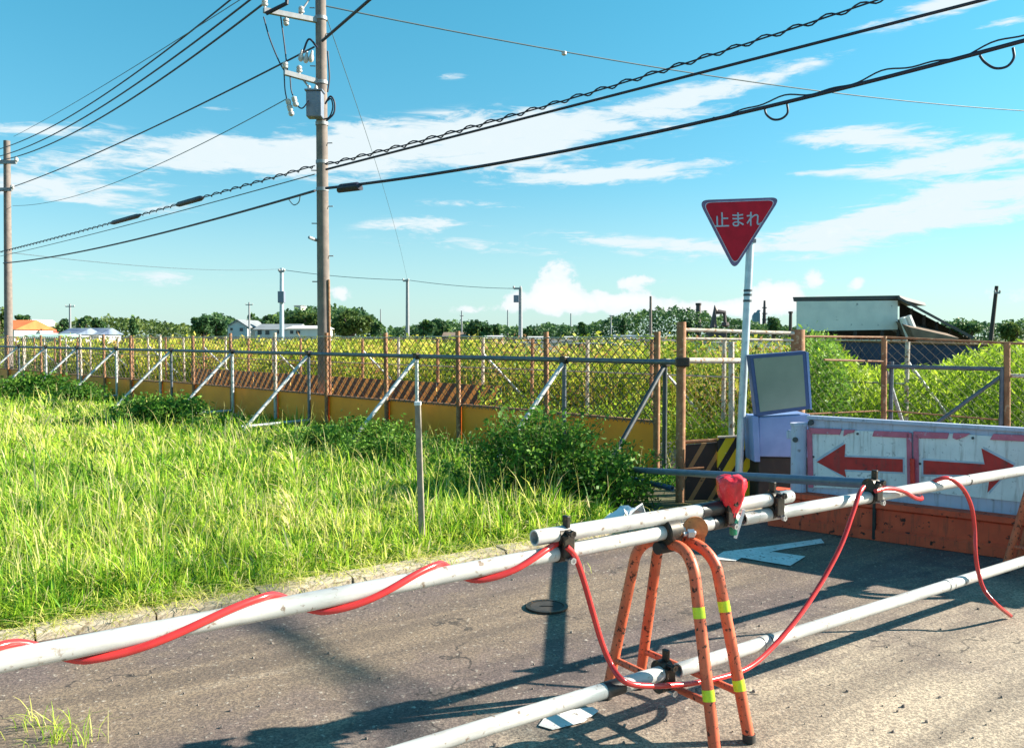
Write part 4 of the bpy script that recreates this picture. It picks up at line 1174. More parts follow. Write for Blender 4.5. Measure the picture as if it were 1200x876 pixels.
house("long white house with dark windows, beside the near utility pole", 299, 345, 386, 379, 105, "wallwhite", "roofgrey", 7, [(302, 386.5, 307, 392), (311, 387, 316, 392), (325, 387, 329, 391)])
house("low white building with two dark windows left of the near utility pole", 337, 374, 385, 381, 95, "wallwhite", "wallwhite", 7, [(340, 387, 344, 391), (347, 387, 352, 391)])
house("grey gabled house among dark trees left of the pole with dark boxes", 267, 290, 383, 374, 115, "wallwhite", "roofgrey", 9, [(270, 384, 273, 387), (281, 384, 285, 388)], True)
house("small white block on top of the wooded rise, by the near utility pole", 345, 353, 358, 357, 190, "wallwhite", "roofgrey", 5, [(347, 360, 348.5, 363)])
house("orange-roofed house at the far left edge", -14, 17, 386, 374, 95, "wallwhite", "rooforange", 8, [], False)
house("red-roofed house just right of the left-edge pole", 20, 36, 389, 383, 100, "wallwhite", "roofred", 7, [(26, 389, 31, 392)])
house("pale pink-walled house behind the red roof", 24, 38, 381, 374, 125, "wallwhite", "wallwhite", 7, [], True)
house("blue-roofed shed, left of a pair in front of the trees", 70, 89, 392, 384, 85, "wallwhite", "roofblue", 5)
house("blue and white roofed shed, right of a pair in front of the trees", 91, 116, 392, 384, 88, "wallwhite", "roofblue", 5)
house("mint green sheet-roofed shed low at far left", 22, 70, 396, 391, 70, "mint", "mint", 4, cat="shed", name="shed")
house("brown-roofed low building in the middle distance", 520, 562, 394, 389, 110, "brownroof", "brownroof", 6, cat="shed", name="shed")
house("dark blue-roofed low building before the wooded rise", 722, 752, 397, 392.5, 90, "navyfence", "roofblue", 6, cat="shed", name="shed")
for u0, u1, ve, vr, Z, lab in ((571, 586, 396, 393, 70, "small white shed beyond the reeds, left of the pole with a transformer"), (622, 641, 397, 394, 68, "small white shed beyond the reeds, right of the pole with a transformer"),
                               (666, 676, 397, 394, 66, "tiny white shed below the wooded rise"), (708, 722, 399, 395, 60, "white shed beside the dark blue roof"), (757, 768, 399, 395.5, 58, "pale shed by the bare slim pole")):
    house(lab, u0, u1, ve, vr, Z, "wallwhite", "wallwhite", 3, cat="shed", name="shed")

# clutter standing among the far weeds
for (u, Zc, wv_, vt_, mk, col) in ((604, 26, .9, 403, "mint", "mint green"), (628, 24, 1.1, 402, "wallwhite", "white"), (655, 28, .8, 400, "wallwhite", "white"), (690, 25, 1.3, 403, "brownroof", "rusty brown"),
                                   (726, 27, .9, 401, "wallwhite", "white"), (741, 22, .8, 405, "mint", "mint green"), (776, 26, 1.0, 400, "brownroof", "rusty brown"), (585, 30, 1.0, 401, "wallwhite", "white"), (838, 23, .9, 402, "mint", "mint green"), (905, 24, .9, 400, "wallwhite", "white")):
    p = at(u, vt_, Zc)
    o = thing("storage_crate", col + " crate half hidden in the weeds beyond the path", "crate", (p.x, Zc, 0), col + " crates in the weeds beyond the path")
    MB().box((p.x, Zc, p.z / 2), wv_, .8, p.z, (Vector((.96, .28, 0)), Vector((-.28, .96, 0)), Vector((0, 0, 1)))).build("crate_body", M[mk], o, bevel=.02)
    MB().box((p.x, Zc, p.z + .02), wv_ + .08, .88, .05, (Vector((.96, .28, 0)), Vector((-.28, .96, 0)), Vector((0, 0, 1)))).build("crate_lid", M["steel"], o, bevel=.01)

# open shed at right
ZS2 = 42.0
W2 = lambda u, v, dz=0: at(u, v, ZS2 + dz)
sh = thing("open_shed", "old open-sided shed with a grey sheet front and a long roof sloping right", "shed", (at(995, 390, ZS2).x, ZS2, 0))
MB().prism([W2(934, 353), W2(1052, 352), W2(1052, 386), W2(934, 388)], (0, .08, 0)).build("front_sheet", M["tarp"], sh)
MB().prism([W2(929, 348), W2(1054, 346), W2(1056, 350.5), W2(930, 353)], (5.6, 9, 0)).build("roof", M["rooftin"], sh)
r0, r1 = W2(1055, 347), W2(1142, 396)
MB().prism([W2(1052, 346.5, -.3), W2(1142, 395, -.3), W2(1140, 397.5, -.3), W2(1052, 350.0, -.3)], (3.98, 8, .18)).build("side_roof", M["rooftin"], sh)
for u in (936, 968, 1002, 1034, 1053):
    p = W2(u, 386, .1); MB().tube([(p.x, p.y, 0), (p.x, p.y, p.z + .1)], .09, 8).build("post", M["darkwood"], sh, smooth=40)
for u in (1068, 1083, 1098, 1114):
    p = W2(u, 350 + (u - 1052) * .52 + 3, .4); MB().tube([(p.x, p.y, 0), p], .08, 8).build("post", M["darkwood"], sh, smooth=40)
b_ = W2(940, 386, 8.5)
MB().prism([W2(1054, 354, 1.2), W2(1134, 396.5, 1.2), W2(1134, 401, 1.2), W2(1054, 401, 1.2)], (.6, 1.2, 0)).build("interior_shade", M["darkwood"], sh)  # dark sheet added to stand for the shade inside the open shed
MB().box(((W2(934, 390).x + W2(1075, 390).x) / 2 + 4.3, ZS2 + 8.6, 1.1), W2(1075, 390).x - W2(934, 390).x, .1, 2.2).build("rear_wall", M["darkwood"], sh)
MB().prism([W2(1066, 383, -1.5), W2(1124, 396, -1.5), W2(1118, 402, -1.5), W2(1074, 400, -1.5)], (0, 3, .6)).build("lean_to_roof", M["brownroof"], sh)
for (u, v, uu, vv) in ((1057, 372, 1066, 396), (1064, 370, 1074, 394)):
    MB().tube([W2(u, v, -.6), W2(uu, vv, -.6)], .16, 8).build("hanging_sheet", M["tarp"], sh, smooth=40)
rd = random.Random(3)
for i in range(9):
    u = 950 + i * 12 + rd.uniform(-3, 3); p = W2(u, 392, 1.5 + rd.uniform(0, 2)); hh = rd.uniform(.5, 1.6)
    lab = "stored goods in the dark under the open shed"
    o = thing("storage_box", lab, "box", (p.x, p.y, 0), "goods stored under the open shed")
    MB().box((p.x, p.y, hh / 2), rd.uniform(.35, .6), rd.uniform(.4, .6), hh).build("box_body", rd.choice([M["wallwhite"], M["darkwood"], M["brownroof"], M["steel"]]), o, bevel=.03)
    MB().box((p.x, p.y, hh + .02), .5, .5, .04).build("box_lid", M["darkwood"], o)
# dark sheet fence before the shed
a, b = at(955, 398, 24), at(1215, 406, 22)
nf = thing("sheet_fence", "dark navy sheet fence below the open shed, behind the green reeds", "fence", (a.x, a.y, 0))
n_ = 9
for i in range(n_):
    p, q = a.lerp(b, i / n_), a.lerp(b, (i + .985) / n_)
    MB().prism([p, q, Vector((q.x, q.y, 0)), Vector((p.x, p.y, 0))], (0, .05, 0)).build("fence_sheet", M["navyfence"], nf)
MB().tube([a + Vector((0, -.03, 0)), b + Vector((0, -.03, 0))], .03, 8).build("top_rail", M["rust"], nf, smooth=40)

# excavator and plant silhouettes far off
ZX = 110
ex_ = thing("excavator", "small dark excavator with raised arm, far off left of the stop sign's pole", "excavator", (at(843, 390, ZX).x, ZX, 0))
q = at(840, 385, ZX); sc_ = ZX / 1000
MB().box((q.x, ZX, .45), 3.0, 2.6, .8).build("track", M["darkwood"], ex_, bevel=.2)
MB().box((q.x - .1, ZX, 1.6), 2.2, 2.4, 1.4).build("cab", M["machine"], ex_, bevel=.1)
MB().tube([at(836, 384, ZX), at(838, 361, ZX), at(840, 365, ZX)], [.5, .42, .3], 8).build("boom", M["machine"], ex_, smooth=40)
MB().tube([at(838, 365, ZX), at(849, 366, ZX), at(850, 380, ZX)], [.35, .28, .2], 8).build("arm", M["machine"], ex_, smooth=40)
MB().lathe(at(850, 383, ZX), (0, 0, 1), [(0, .2), (.2, .5), (.6, .45)], 8).build("bucket", M["machine"], ex_, smooth=40)
ch = thing("chimney_stack", "dark square chimney stack far off behind the corner fence", "chimney", (at(818.5, 390, 130).x, 130, 0))
p = at(818.5, 356, 130); MB().tube([(p.x, 130, 0), (p.x, 130, p.z)], [.5, .36], 10).build("shaft", M["machine"], ch, smooth=40)
MB().tube([(p.x, 130, p.z - .2), (p.x, 130, p.z + .12)], .45, 10).build("rim", M["darkwood"], ch, smooth=40)
tw = thing("silo_tower", "pale silo tower with a thin mast far off right of the stop sign's pole", "tower", (at(888, 390, 150).x, 150, 0))
for u, v, r_ in ((885, 366, .55), (889, 363, .6)):
    p = at(u, v, 150); MB().lathe((p.x, 150, 0), (0, 0, 1), [(0, r_), (p.z - .6, r_), (p.z, r_ * .3)], 12).build("silo", M["steel"], tw, smooth=40)
p = at(896, 352, 150); MB().tube([(p.x, 150, 0), (p.x, 150, p.z)], [.5, .18], 6).build("mast", M["machine"], tw, smooth=30)
for k in range(4): MB().box((p.x, 150, p.z * (.45 + .13 * k)), 1.3 - .2 * k, .5, .16).build("platform", M["machine"], tw)
sk = thing("vent_stack", "short dark vent stack far off, left of the open shed", "chimney", (at(926.5, 390, 90).x, 90, 0))
p = at(926.5, 367, 90); MB().tube([(p.x, 90, 0), (p.x, 90, p.z)], [.2, .17], 8).build("shaft", M["darkwood"], sk, smooth=40); MB().tube([(p.x, 90, p.z), (p.x, 90, p.z + .2)], .24, 8).build("rim", M["darkwood"], sk, smooth=40)

# ================================================================== VEGETATION
# --- grass on the verge
N = 275000
Z = np.exp(rng.uniform(math.log(3.4), math.log(31.0), int(N * 1.9)))
U = rng.uniform(-720, 330, len(Z))
Xg = U / 1000 * Z
kn = np.array([KN.x, KN.y]); kk = (Xg - K0.x) * kn[0] + (Z - K0.y) * kn[1]
ragged = .10 + .10 * fnoise(Xg, Z, 3.0, 4)
ok = (kk > ragged) & (Xg + Z < 11.25) & (kk < 24)
ok &= ~((Xg > .8) & (Z < 9.0) & (Xg / Z > .118))
ok &= rng.uniform(0, 1, len(Z)) < np.clip((kk - .02) / .22, .10, 1)
Xg, Z, kk = Xg[ok][:N], Z[ok][:N], kk[ok][:N]
n = len(Xg)
tuft = rng.uniform(0, 1, n) < .46                              # most blades spring from tufts
cell = .20 * np.clip(Z / 7, .8, 2.2)
ci, cj = np.floor(Xg / cell), np.floor(Z / cell)
hx = np.modf(np.sin(ci * 127.1 + cj * 311.7) * 43758.5)[0] * .5 + .5; hy = np.modf(np.sin(ci * 269.5 + cj * 183.3) * 28001.8)[0] * .5 + .5
hz_ = np.modf(np.sin(ci * 41.3 + cj * 97.1) * 15731.7)[0] * .5 + .5
tx, ty = (ci + hx) * cell, (cj + hy) * cell
rx_, ry_ = rng.normal(0, .062, n) * cell / .2, rng.normal(0, .062, n) * cell / .2
ok2 = ((tx - K0.x) * kn[0] + (ty - K0.y) * kn[1] > .14) & (tx + ty < 11.2)
tuft &= ok2
Xg = np.where(tuft, tx + rx_, Xg); Z = np.where(tuft, ty + ry_, Z)
clump = fnoise(Xg, Z, 1.1, 2.0); fine = fnoise(Xg, Z, 4.5, 5.0); dry = fnoise(Xg, Z, .55, 9.0)
h = (.13 + .17 * clump + .10 * fine) * rng.uniform(.55, 1.3, n) * np.clip(.45 + kk * .9, .45, 1)
tall = rng.uniform(0, 1, n) < .022
h = np.where(tuft, h * (.50 + .38 * hz_), h * .60)
h = np.where(tall, h * 1.35 + .08, h)
wsc = np.clip(Z / 6.0, .8, 4.0)
w = rng.uniform(.0055, .0130, n) * wsc
# near patches of broader, darker green blades and patches gone yellow
tone = np.clip(.50 + .42 * (dry - .5) + .30 * (fine - .5) + rng.normal(0, .19, n), 0, 1)
tone = np.where(rng.uniform(0, 1, n) < .10 + .10 * dry, rng.uniform(.85, 1, n), tone)
tone = np.clip(tone + .10 * np.clip((Z - 7) / 9, 0, 1), 0, 1)
tone = np.where(rng.uniform(0, 1, n) < .16, rng.uniform(0, .25, n), tone)
az = np.where(tuft, np.arctan2(ry_, rx_) + rng.normal(0, .5, n), rng.uniform(0, 2 * math.pi, n))
tone = np.clip(tone + np.where(tuft, .26 * (hz_ - .5), -.06), 0, 1)
bend = np.clip(rng.normal(.75, .34, n), .05, 1.4)
bend = np.where(tall, bend * .55, bend)
edge = kk < .45
az = np.where(edge & (rng.uniform(0, 1, n) < .65), math.atan2(-KN.y, -KN.x) + rng.normal(0, .7, n), az)
P = np.stack([Xg, Z, np.full(n, -.01)], 1)
# few tufts growing from cracks in the road
tp = []
for u, v, m in ((62, 866, 46), (40, 850, 26), (95, 872, 22), (520, 668, 24), (575, 662, 14), (690, 672, 5)):
    c = G(u, v)
    for i in range(m): tp.append((c.x + random.gauss(0, .05), c.y + random.gauss(0, .05), -.01))
for i in range(2600):                                          # dead straw lying over the kerb and its gutter
    q = K0 + KD * random.uniform(-2.5, 5.6) + KN * (random.gauss(.10, .075)); tp.append((q.x, q.y, random.uniform(.0, .045)))
tp = np.array(tp); nt_ = len(tp)
lying = np.arange(nt_) >= nt_ - 2600
parts = [blades(P, h, w, bend, az, tone),
         blades(tp, rng.uniform(.06, .17, nt_), rng.uniform(.003, .005, nt_), np.where(lying, rng.uniform(1.2, 2.2, nt_), rng.uniform(.3, 1.1, nt_)), rng.uniform(0, 6.28, nt_), np.where(lying, rng.uniform(.8, 1, nt_), rng.uniform(.4, 1, nt_)))]
# thin seed stalks and dead stems standing over the blades
ns_ = 1700; js = rng.integers(0, n, ns_); js = js[kk[js] > .35]; ns_ = len(js)
Ps = P[js] + np.concatenate([rng.normal(0, .1, (ns_, 2)), np.zeros((ns_, 1))], 1)
hs = rng.uniform(.34, .62, ns_) * (.7 + .5 * clump[js])
parts.append(blades(Ps, hs, .0032 * wsc[js], rng.uniform(.1, .5, ns_), rng.uniform(0, 6.28, ns_), rng.uniform(.84, 1, ns_)))
v_, f_, t_ = join(parts)
np_mesh("grass", v_, f_, t_, M["grass"], kind="stuff")


# --- leafy weed shrubs standing in the grass
def shrub(label, u, Z, rx, ry, hgt, nl, leaf, seed, tone_sh=0.0, mat="weed"):
    c = at(u, 394, Z); c = np.array([c.x, Z, 0.0])
    root = thing("weed_shrub", label, "shrub", tuple(c), "leafy shrubs in the verge")
    r2 = np.random.default_rng(seed)
    ns = max(14, nl // 60)
    roots = c + np.stack([r2.normal(0, rx * .45, ns), r2.normal(0, ry * .45, ns), np.zeros(ns)], 1)
    mb = MB(); cen, tn_ = [], []
    for i in range(ns):
        e = ((roots[i, 0] - c[0]) / rx) ** 2 + ((roots[i, 1] - c[1]) / ry) ** 2
        hh = hgt * max(.35, 1 - .55 * e) * r2.uniform(.7, 1.15)
        lean = r2.normal(0, .16, 2) + (roots[i, :2] - c[:2]) * .25
        a = Vector(roots[i]); b = Vector((roots[i, 0] + lean[0], roots[i, 1] + lean[1], hh))
        m_ = a.lerp(b, .5) + Vector((lean[0] * -.2, lean[1] * -.2, .03))
        mb.tube([a, m_, b], [.007, .005, .003], 5)
        k = nl // ns; ts = r2.beta(1.7, 1.0, k)
        base = np.array(a)[None] * ((1 - ts) ** 2)[:, None] + np.array(m_)[None] * (2 * ts * (1 - ts))[:, None] + np.array(b)[None] * (ts ** 2)[:, None]
        spread = leaf * 1.5 * (1.25 - ts)[:, None] + leaf * .45
        cen.append(base + r2.normal(0, 1, (k, 3)) * spread * np.array([1, 1, .8])); tn_.append(np.clip(r2.normal(.42 + tone_sh, .22, k) + .18 * (ts - .5), 0, 1))
    st_ = mb.build("stem", M["stem"], root); st_["kind"] = "stuff"
    C_ = np.concatenate(cen); C_[:, 2] = np.abs(C_[:, 2]) + .01
    v, f, t = leaves(C_, r2.uniform(.6, 1.3, len(C_)) * leaf, np.concatenate(tn_), .5, .15)
    np_mesh("foliage", v, f, t, M[mat], root)
    return root


shrub("large dark green leafy shrub behind the short top tube, against the yellow panels", 628, 8.45, .62, .55, .84, 8200, .052, 1)
shrub("dark green shrub reaching to the fence corner, right of the largest shrub", 708, 8.1, .44, .42, .52, 4400, .050, 2, -.04)
shrub("dark broad clump of weeds left of the near utility pole, in front of the braces", 188, 15.0, .95, .6, .52, 5200, .075, 3, .02)
shrub("green clump of weeds by the left-edge pole's fence bays", 32, 21.5, 1.0, .7, .62, 4200, .10, 4, .06)
shrub("small green clump under the fence, right of the left-edge pole", 100, 20.0, .5, .4, .45, 1600, .10, 5, .0)
shrub("leafy green patch in front of the near utility pole's foot", 418, 11.9, .8, .5, .42, 4200, .060, 6, .18)
0 and shrub("small leafy weeds under the brace left of the near utility pole", 272, 14.9, .45, .4, .50, 1800, .07, 7, .08)
shrub("sprawling green weeds between the lone stake and the yellow panels", 470, 10.6, .8, .45, .36, 3600, .055, 8, .2)
0 and shrub("low leafy weeds at the foot of the yellow panels, right of the lone stake", 560, 9.9, .6, .5, .52, 3600, .055, 9, .12)
shrub("low dark weeds beside the stake's left, in the middle of the grass", 372, 11.4, .55, .4, .34, 1800, .055, 10, .1)


# --- weeds beyond the fences (one uncountable mass each)
def weed_mass(name, n, zmin, zmax, umin, umax, cond, hfun, leaf, mat, tonefun, up=.35, aspect=.45, sk=1.5):
    Zs = np.exp(rng.uniform(math.log(zmin), math.log(zmax), n * 3)); Us = rng.uniform(umin, umax, n * 3)
    Xs = (Us - 600) / 1000 * Zs
    k = cond(Xs, Zs); Xs, Zs = Xs[k][:n], Zs[k][:n]; m = len(Xs)
    hh = hfun(Xs, Zs)
    t = rng.beta(sk, .9, m); zz = hh * t * rng.uniform(.86, 1.10, m)
    C_ = np.stack([Xs, Zs, zz], 1)
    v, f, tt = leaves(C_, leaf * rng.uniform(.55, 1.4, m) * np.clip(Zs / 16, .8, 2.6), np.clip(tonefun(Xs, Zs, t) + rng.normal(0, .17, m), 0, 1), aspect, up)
    return np_mesh(name, v, f, tt, M[mat], kind="stuff")


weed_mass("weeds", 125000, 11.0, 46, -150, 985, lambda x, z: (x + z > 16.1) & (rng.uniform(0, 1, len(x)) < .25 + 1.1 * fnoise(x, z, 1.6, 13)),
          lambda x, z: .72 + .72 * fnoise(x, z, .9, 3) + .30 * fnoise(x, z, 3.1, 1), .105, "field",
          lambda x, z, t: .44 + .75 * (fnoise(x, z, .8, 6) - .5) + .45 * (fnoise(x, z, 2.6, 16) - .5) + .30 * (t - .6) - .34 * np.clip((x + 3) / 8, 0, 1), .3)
weed_mass("weeds", 9000, 9.9, 16, 560, 985, lambda x, z: (x + z > 12.2) & (x + z < 15.2) & (z > 10.2),
          lambda x, z: .30 + .45 * fnoise(x, z, 1.3, 3), .075, "reed", lambda x, z, t: .45 + .2 * (t - .5), .3)
def reed_h(x, z):
    a = 600 + 1000 * x / z                      # low in the gap before the sheet fence, taller to the right
    vtop = np.interp(a, [935, 985, 1010, 1060, 1100, 1135, 1165, 1330], [400, 408, 428, 430, 426, 412, 404, 402])
    return np.clip(1.6 - (vtop + 6 - 394) / 1000 * z * (.9 + .25 * fnoise(x, z, 2.2, 8)), .35, 1.75)


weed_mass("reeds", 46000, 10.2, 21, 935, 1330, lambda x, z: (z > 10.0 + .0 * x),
          reed_h, .115, "reed",
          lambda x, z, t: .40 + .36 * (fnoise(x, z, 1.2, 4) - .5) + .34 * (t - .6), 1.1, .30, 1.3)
weed_mass("undergrowth", 9000, 9.6, 12.5, 935, 998, lambda x, z: (z > 10.0), lambda x, z: np.clip((1.30 + .40 * fnoise(x, z, 1.6, 5)) * (1 - np.clip((x / z - .375) / .03, 0, 1) ** 2 * .6), .3, 2), .075, "weed", lambda x, z, t: .62 + .3 * (t - .5), .2)
weed_mass("dry_weeds", 16000, 18, 40, 560, 950, lambda x, z: (x > -50), lambda x, z: 1.05 + .50 * fnoise(x, z, .8, 2), .095, "dry", lambda x, z, t: .5 + 0 * x, .4)
weed_mass("dry_weeds", 14000, 12, 26, -150, 900, lambda x, z: (x + z > 15.9) & (x + z < 18.5) & (fnoise(x, z, .9, 21) > .56), lambda x, z: .75 + .65 * fnoise(x, z, 1.4, 2), .075, "dry", lambda x, z, t: .45 + 0 * x, .4)


# tall single stalks standing up out of the weeds
ms_ = 5200; Zw = np.exp(rng.uniform(math.log(11.2), math.log(30), ms_ * 2)); Uw = rng.uniform(-150, 985, ms_ * 2); Xw = (Uw - 600) / 1000 * Zw
kq = (Xw + Zw > 16.2); Xw, Zw = Xw[kq][:ms_], Zw[kq][:ms_]; mq = len(Xw)
v_, f_, t_ = blades(np.stack([Xw, Zw, np.zeros(mq)], 1), rng.uniform(1.0, 1.62, mq) * (.75 + .4 * fnoise(Xw, Zw, 1.2, 3)), .014 * np.clip(Zw / 14, 1, 2.2), rng.uniform(.02, .35, mq), rng.uniform(0, 6.28, mq), rng.uniform(.35, 1, mq))
np_mesh("weed_stalks", v_, f_, t_, M["field"], kind="stuff")


# --- trees
def tree(label, u, vt, vb, wpx, Z, mat, seed, n=2600, name="tree"):
    p, q = at(u, vt, Z), at(u, vb, Z); rx = wpx / 2 * Z / 1000; zt, zb = p.z, max(q.z, .4)
    root = thing(name, label, "tree", (p.x, Z, 0), "far trees along the horizon")
    rz = (zt - zb) / 2; c = (p.x, Z, (zt + zb) / 2)
    mb = MB(); mb.tube([(p.x, Z, 0), (p.x + .1, Z, zb * .7), (p.x, Z, c[2] + rz * .3)], [rx * .07 + .12, rx * .05 + .1, .06], 8)
    for k in range(4):
        a = k * 1.6 + seed; mb.tube([(p.x, Z, zb * .8), (p.x + math.cos(a) * rx * .55, Z + math.sin(a) * rx * .55, c[2] + rz * .25)], [.12, .05], 6)
    mb.build("trunk", M["bark"], root, smooth=50)
    pts_, tn_ = crown_pts(c, rx * 1.05, rx * .9, rz * 1.1, n, 11, seed)
    pts_[:, 2] = np.maximum(pts_[:, 2], .15)
    v, f, t = leaves(pts_, rng.uniform(.5, 1.25, n) * Z * .0042, tn_, .7)
    np_mesh("crown", v, f, t, M[mat], root)
    return root


TR = [("round sunlit green tree just right of the near utility pole", 412, 361, 394, 56, 105, "treelight", 3200), ("smaller round tree right of the sunlit round one", 437, 373, 394, 24, 110, "tree", 1500),
      ("broad green tree on the rise behind the near utility pole", 360, 363, 394, 54, 115, "treelight", 3000), ("low dark tree at the left foot of the wooded rise", 322, 369, 394, 36, 118, "tree", 1900),
      ("dark dense tree left of the gabled house", 238, 369, 394, 32, 100, "tree", 2200), ("dark tree right against the dense one, left of the gabled house", 255, 371, 394, 24, 104, "tree", 1600),
      ("dark trees' leader above the gabled house roof", 296, 370, 392, 22, 125, "tree", 1100), ("dark tree right of the left-edge pole", 28, 367, 378, 22, 125, "tree", 900), ("small dark tree left of the tiny far pole", 44, 378, 393, 14, 110, "tree", 800),
      ("green tree at the far left edge beside the orange roof", -2, 362, 400, 24, 70, "treelight", 1500), ("tall dark tree behind the blue-roofed sheds, left one", 74, 374, 393, 15, 100, "tree", 900),
      ("tall dark tree behind the blue-roofed sheds, middle one", 97, 371, 393, 20, 102, "tree", 1100), ("tall dark tree behind the blue-roofed sheds, right one", 115, 371, 393, 14, 103, "tree", 900),
      ("pointed dark tree in the long green row at left", 155, 371, 393, 12, 105, "tree", 800),
      ("dark round tree right of the thin grey far pole", 500, 375, 396, 30, 110, "tree", 1600), ("dark broad tree left of the tiny pole above the brown roofs", 518, 373, 396, 34, 116, "tree", 1800),
      ("dark round tree right of the tiny pole above the brown roofs", 561, 376, 396, 34, 110, "tree", 1800), ("pointed small tree left of the pole with a transformer", 582, 380, 396, 9, 110, "tree", 600),
      ("small pointed tree right of the pole with a transformer", 618, 382, 396, 10, 112, "tree", 600), ("small dark tree on the skyline in front of the wooded rise", 684, 377, 396, 14, 118, "tree", 800),
      ("pointed tree on the wooded rise near the tiny mast", 730, 372, 396, 9, 118, "tree", 600), ("dark tree behind the chimney stack", 806, 368, 394, 16, 122, "tree", 900),
      ("bluish round tree right of the silo tower", 907, 370, 396, 19, 105, "tree", 1200), ("green tree right of the leaning dark pole", 1185, 376, 400, 40, 75, "treelight", 2200), ("dark tree left of the leaning dark pole", 1135, 375, 398, 40, 100, "tree", 2000)]
for i, (lab, u, vt, vb, wp, Zt, mt, n_l) in enumerate(TR): tree(lab, u, vt, vb, wp, Zt, mt, 20 + i, n_l)


def wood(name, prof, Z, n, mat):
    """far wood reading as one mass: a skyline of heights over a band of ground"""
    us_, vs_ = np.array([p[0] for p in prof], float), np.array([p[1] for p in prof], float)
    Us = rng.uniform(us_[0], us_[-1], n); Zs = Z + rng.uniform(0, 18, n); Xs = (Us - 600) / 1000 * Zs
    lump = .92 + .24 * fnoise(Us / 5.0, Zs * .25, 1.0, 3) + .12 * (fnoise(Us / 2.0, Zs * .5, 1.0, 7) - .5)
    top = (CAMH + (394 - np.interp(Us, us_, vs_)) / 1000 * Z) * lump
    t = rng.beta(1.7, .8, n)
    C_ = np.stack([Xs, Zs, np.maximum(top * t, .1)], 1)
    v, f, tt = leaves(C_, rng.uniform(.5, 1.2, n) * Z * .0042, np.clip(rng.normal(.42, .2, n) + .45 * (lump - 1.04) + .55 * (fnoise(Us / 13.0, Us * 0, 1.0, 5) - .5), 0, 1), .7)
    np_mesh(name, v, f, tt, M[mat], kind="stuff")


wood("far_woods", [(-60, 386), (20, 386), (60, 384), (90, 376), (130, 373), (170, 376), (200, 380), (232, 384)], 108, 12000, "treelight")
wood("far_woods", [(455, 386), (490, 382), (520, 377), (560, 379), (600, 384), (640, 388)], 124, 8000, "tree")
wood("far_woods", [(600, 390), (640, 380), (680, 384), (720, 372), (760, 364), (800, 363), (850, 373), (900, 382), (960, 386)], 126, 16000, "tree")
wood("far_woods", [(1090, 384), (1120, 375), (1160, 380), (1200, 376), (1260, 372)], 112, 6000, "tree")
wood("far_woods", [(225, 386), (240, 370), (262, 369), (282, 380), (306, 377), (330, 367), (360, 362), (400, 361), (430, 366), (452, 384)], 128, 15000, "tree")

# ================================================================== SKY AND SUN
sun_dir = Vector((1.98, .30, 1.0)).normalized()
el = math.asin(sun_dir.z); azs = math.atan2(sun_dir.x, sun_dir.y)
sd = bpy.data.lights.new("sun", "SUN"); sd.energy = 5.0; sd.angle = R(.5); sd.color = (1.0, .91, .76)
so = bpy.data.objects.new("sun", sd); COL.objects.link(so)
so.rotation_euler = (-sun_dir).to_track_quat("-Z", "Y").to_euler(); so.location = (20, 3, 15)

w = bpy.data.worlds.new("World"); scene.world = w; w.use_nodes = True
nt = w.node_tree; bg = nt.nodes["Background"]; bg.inputs["Strength"].default_value = 0.05
sky = nt.nodes.new("ShaderNodeTexSky"); sky.sky_type = "NISHITA"; sky.sun_disc = False
sky.sun_elevation = el; sky.sun_rotation = azs; sky.altitude = 0; sky.air_density = 1.0; sky.dust_density = 0.3; sky.ozone_density = 1.6
tc = nt.nodes.new("ShaderNodeTexCoord").outputs["Generated"]
sp = nt.nodes.new("ShaderNodeSeparateXYZ"); nt.links.new(tc, sp.inputs[0])
az_x = X(nt, sp.outputs[0])._m("ARCTAN2", X(nt, sp.outputs[1])); el_x = X(nt, sp.outputs[2])._m("ARCSINE")
cb = nt.nodes.new("ShaderNodeCombineXYZ"); nt.links.new(az_x.k, cb.inputs[0]); nt.links.new(el_x.k, cb.inputs[1]); AE = cb.outputs[0]


def ae(u, v):
    d = ray(u, v).normalized(); return math.atan2(d.x, d.y), math.asin(d.z)


def cloud_field(lst):
    acc = None
    for u, v, a, b, ang, wgt in lst:
        x, y = ae(u, v)
        m = nt.nodes.new("ShaderNodeMapping"); m.vector_type = "TEXTURE"
        m.inputs["Location"].default_value = (x, y, 0); m.inputs["Rotation"].default_value = (0, 0, R(ang)); m.inputs["Scale"].default_value = (a / 1000, b / 1000, 1)
        nt.links.new(AE, m.inputs[0])
        d = nt.nodes.new("ShaderNodeVectorMath"); d.operation = "DOT_PRODUCT"; nt.links.new(m.outputs[0], d.inputs[0]); nt.links.new(m.outputs[0], d.inputs[1])
        e = X(nt, d.outputs["Value"]); g = X(nt, nt.nodes.new("ShaderNodeMath").outputs[0])
        nd = g.k.node; nd.operation = "POWER"; nd.inputs[0].default_value = .3679; nt.links.new(e.k, nd.inputs[1])
        g = g * wgt
        acc = g if acc is None else acc + g
    return acc


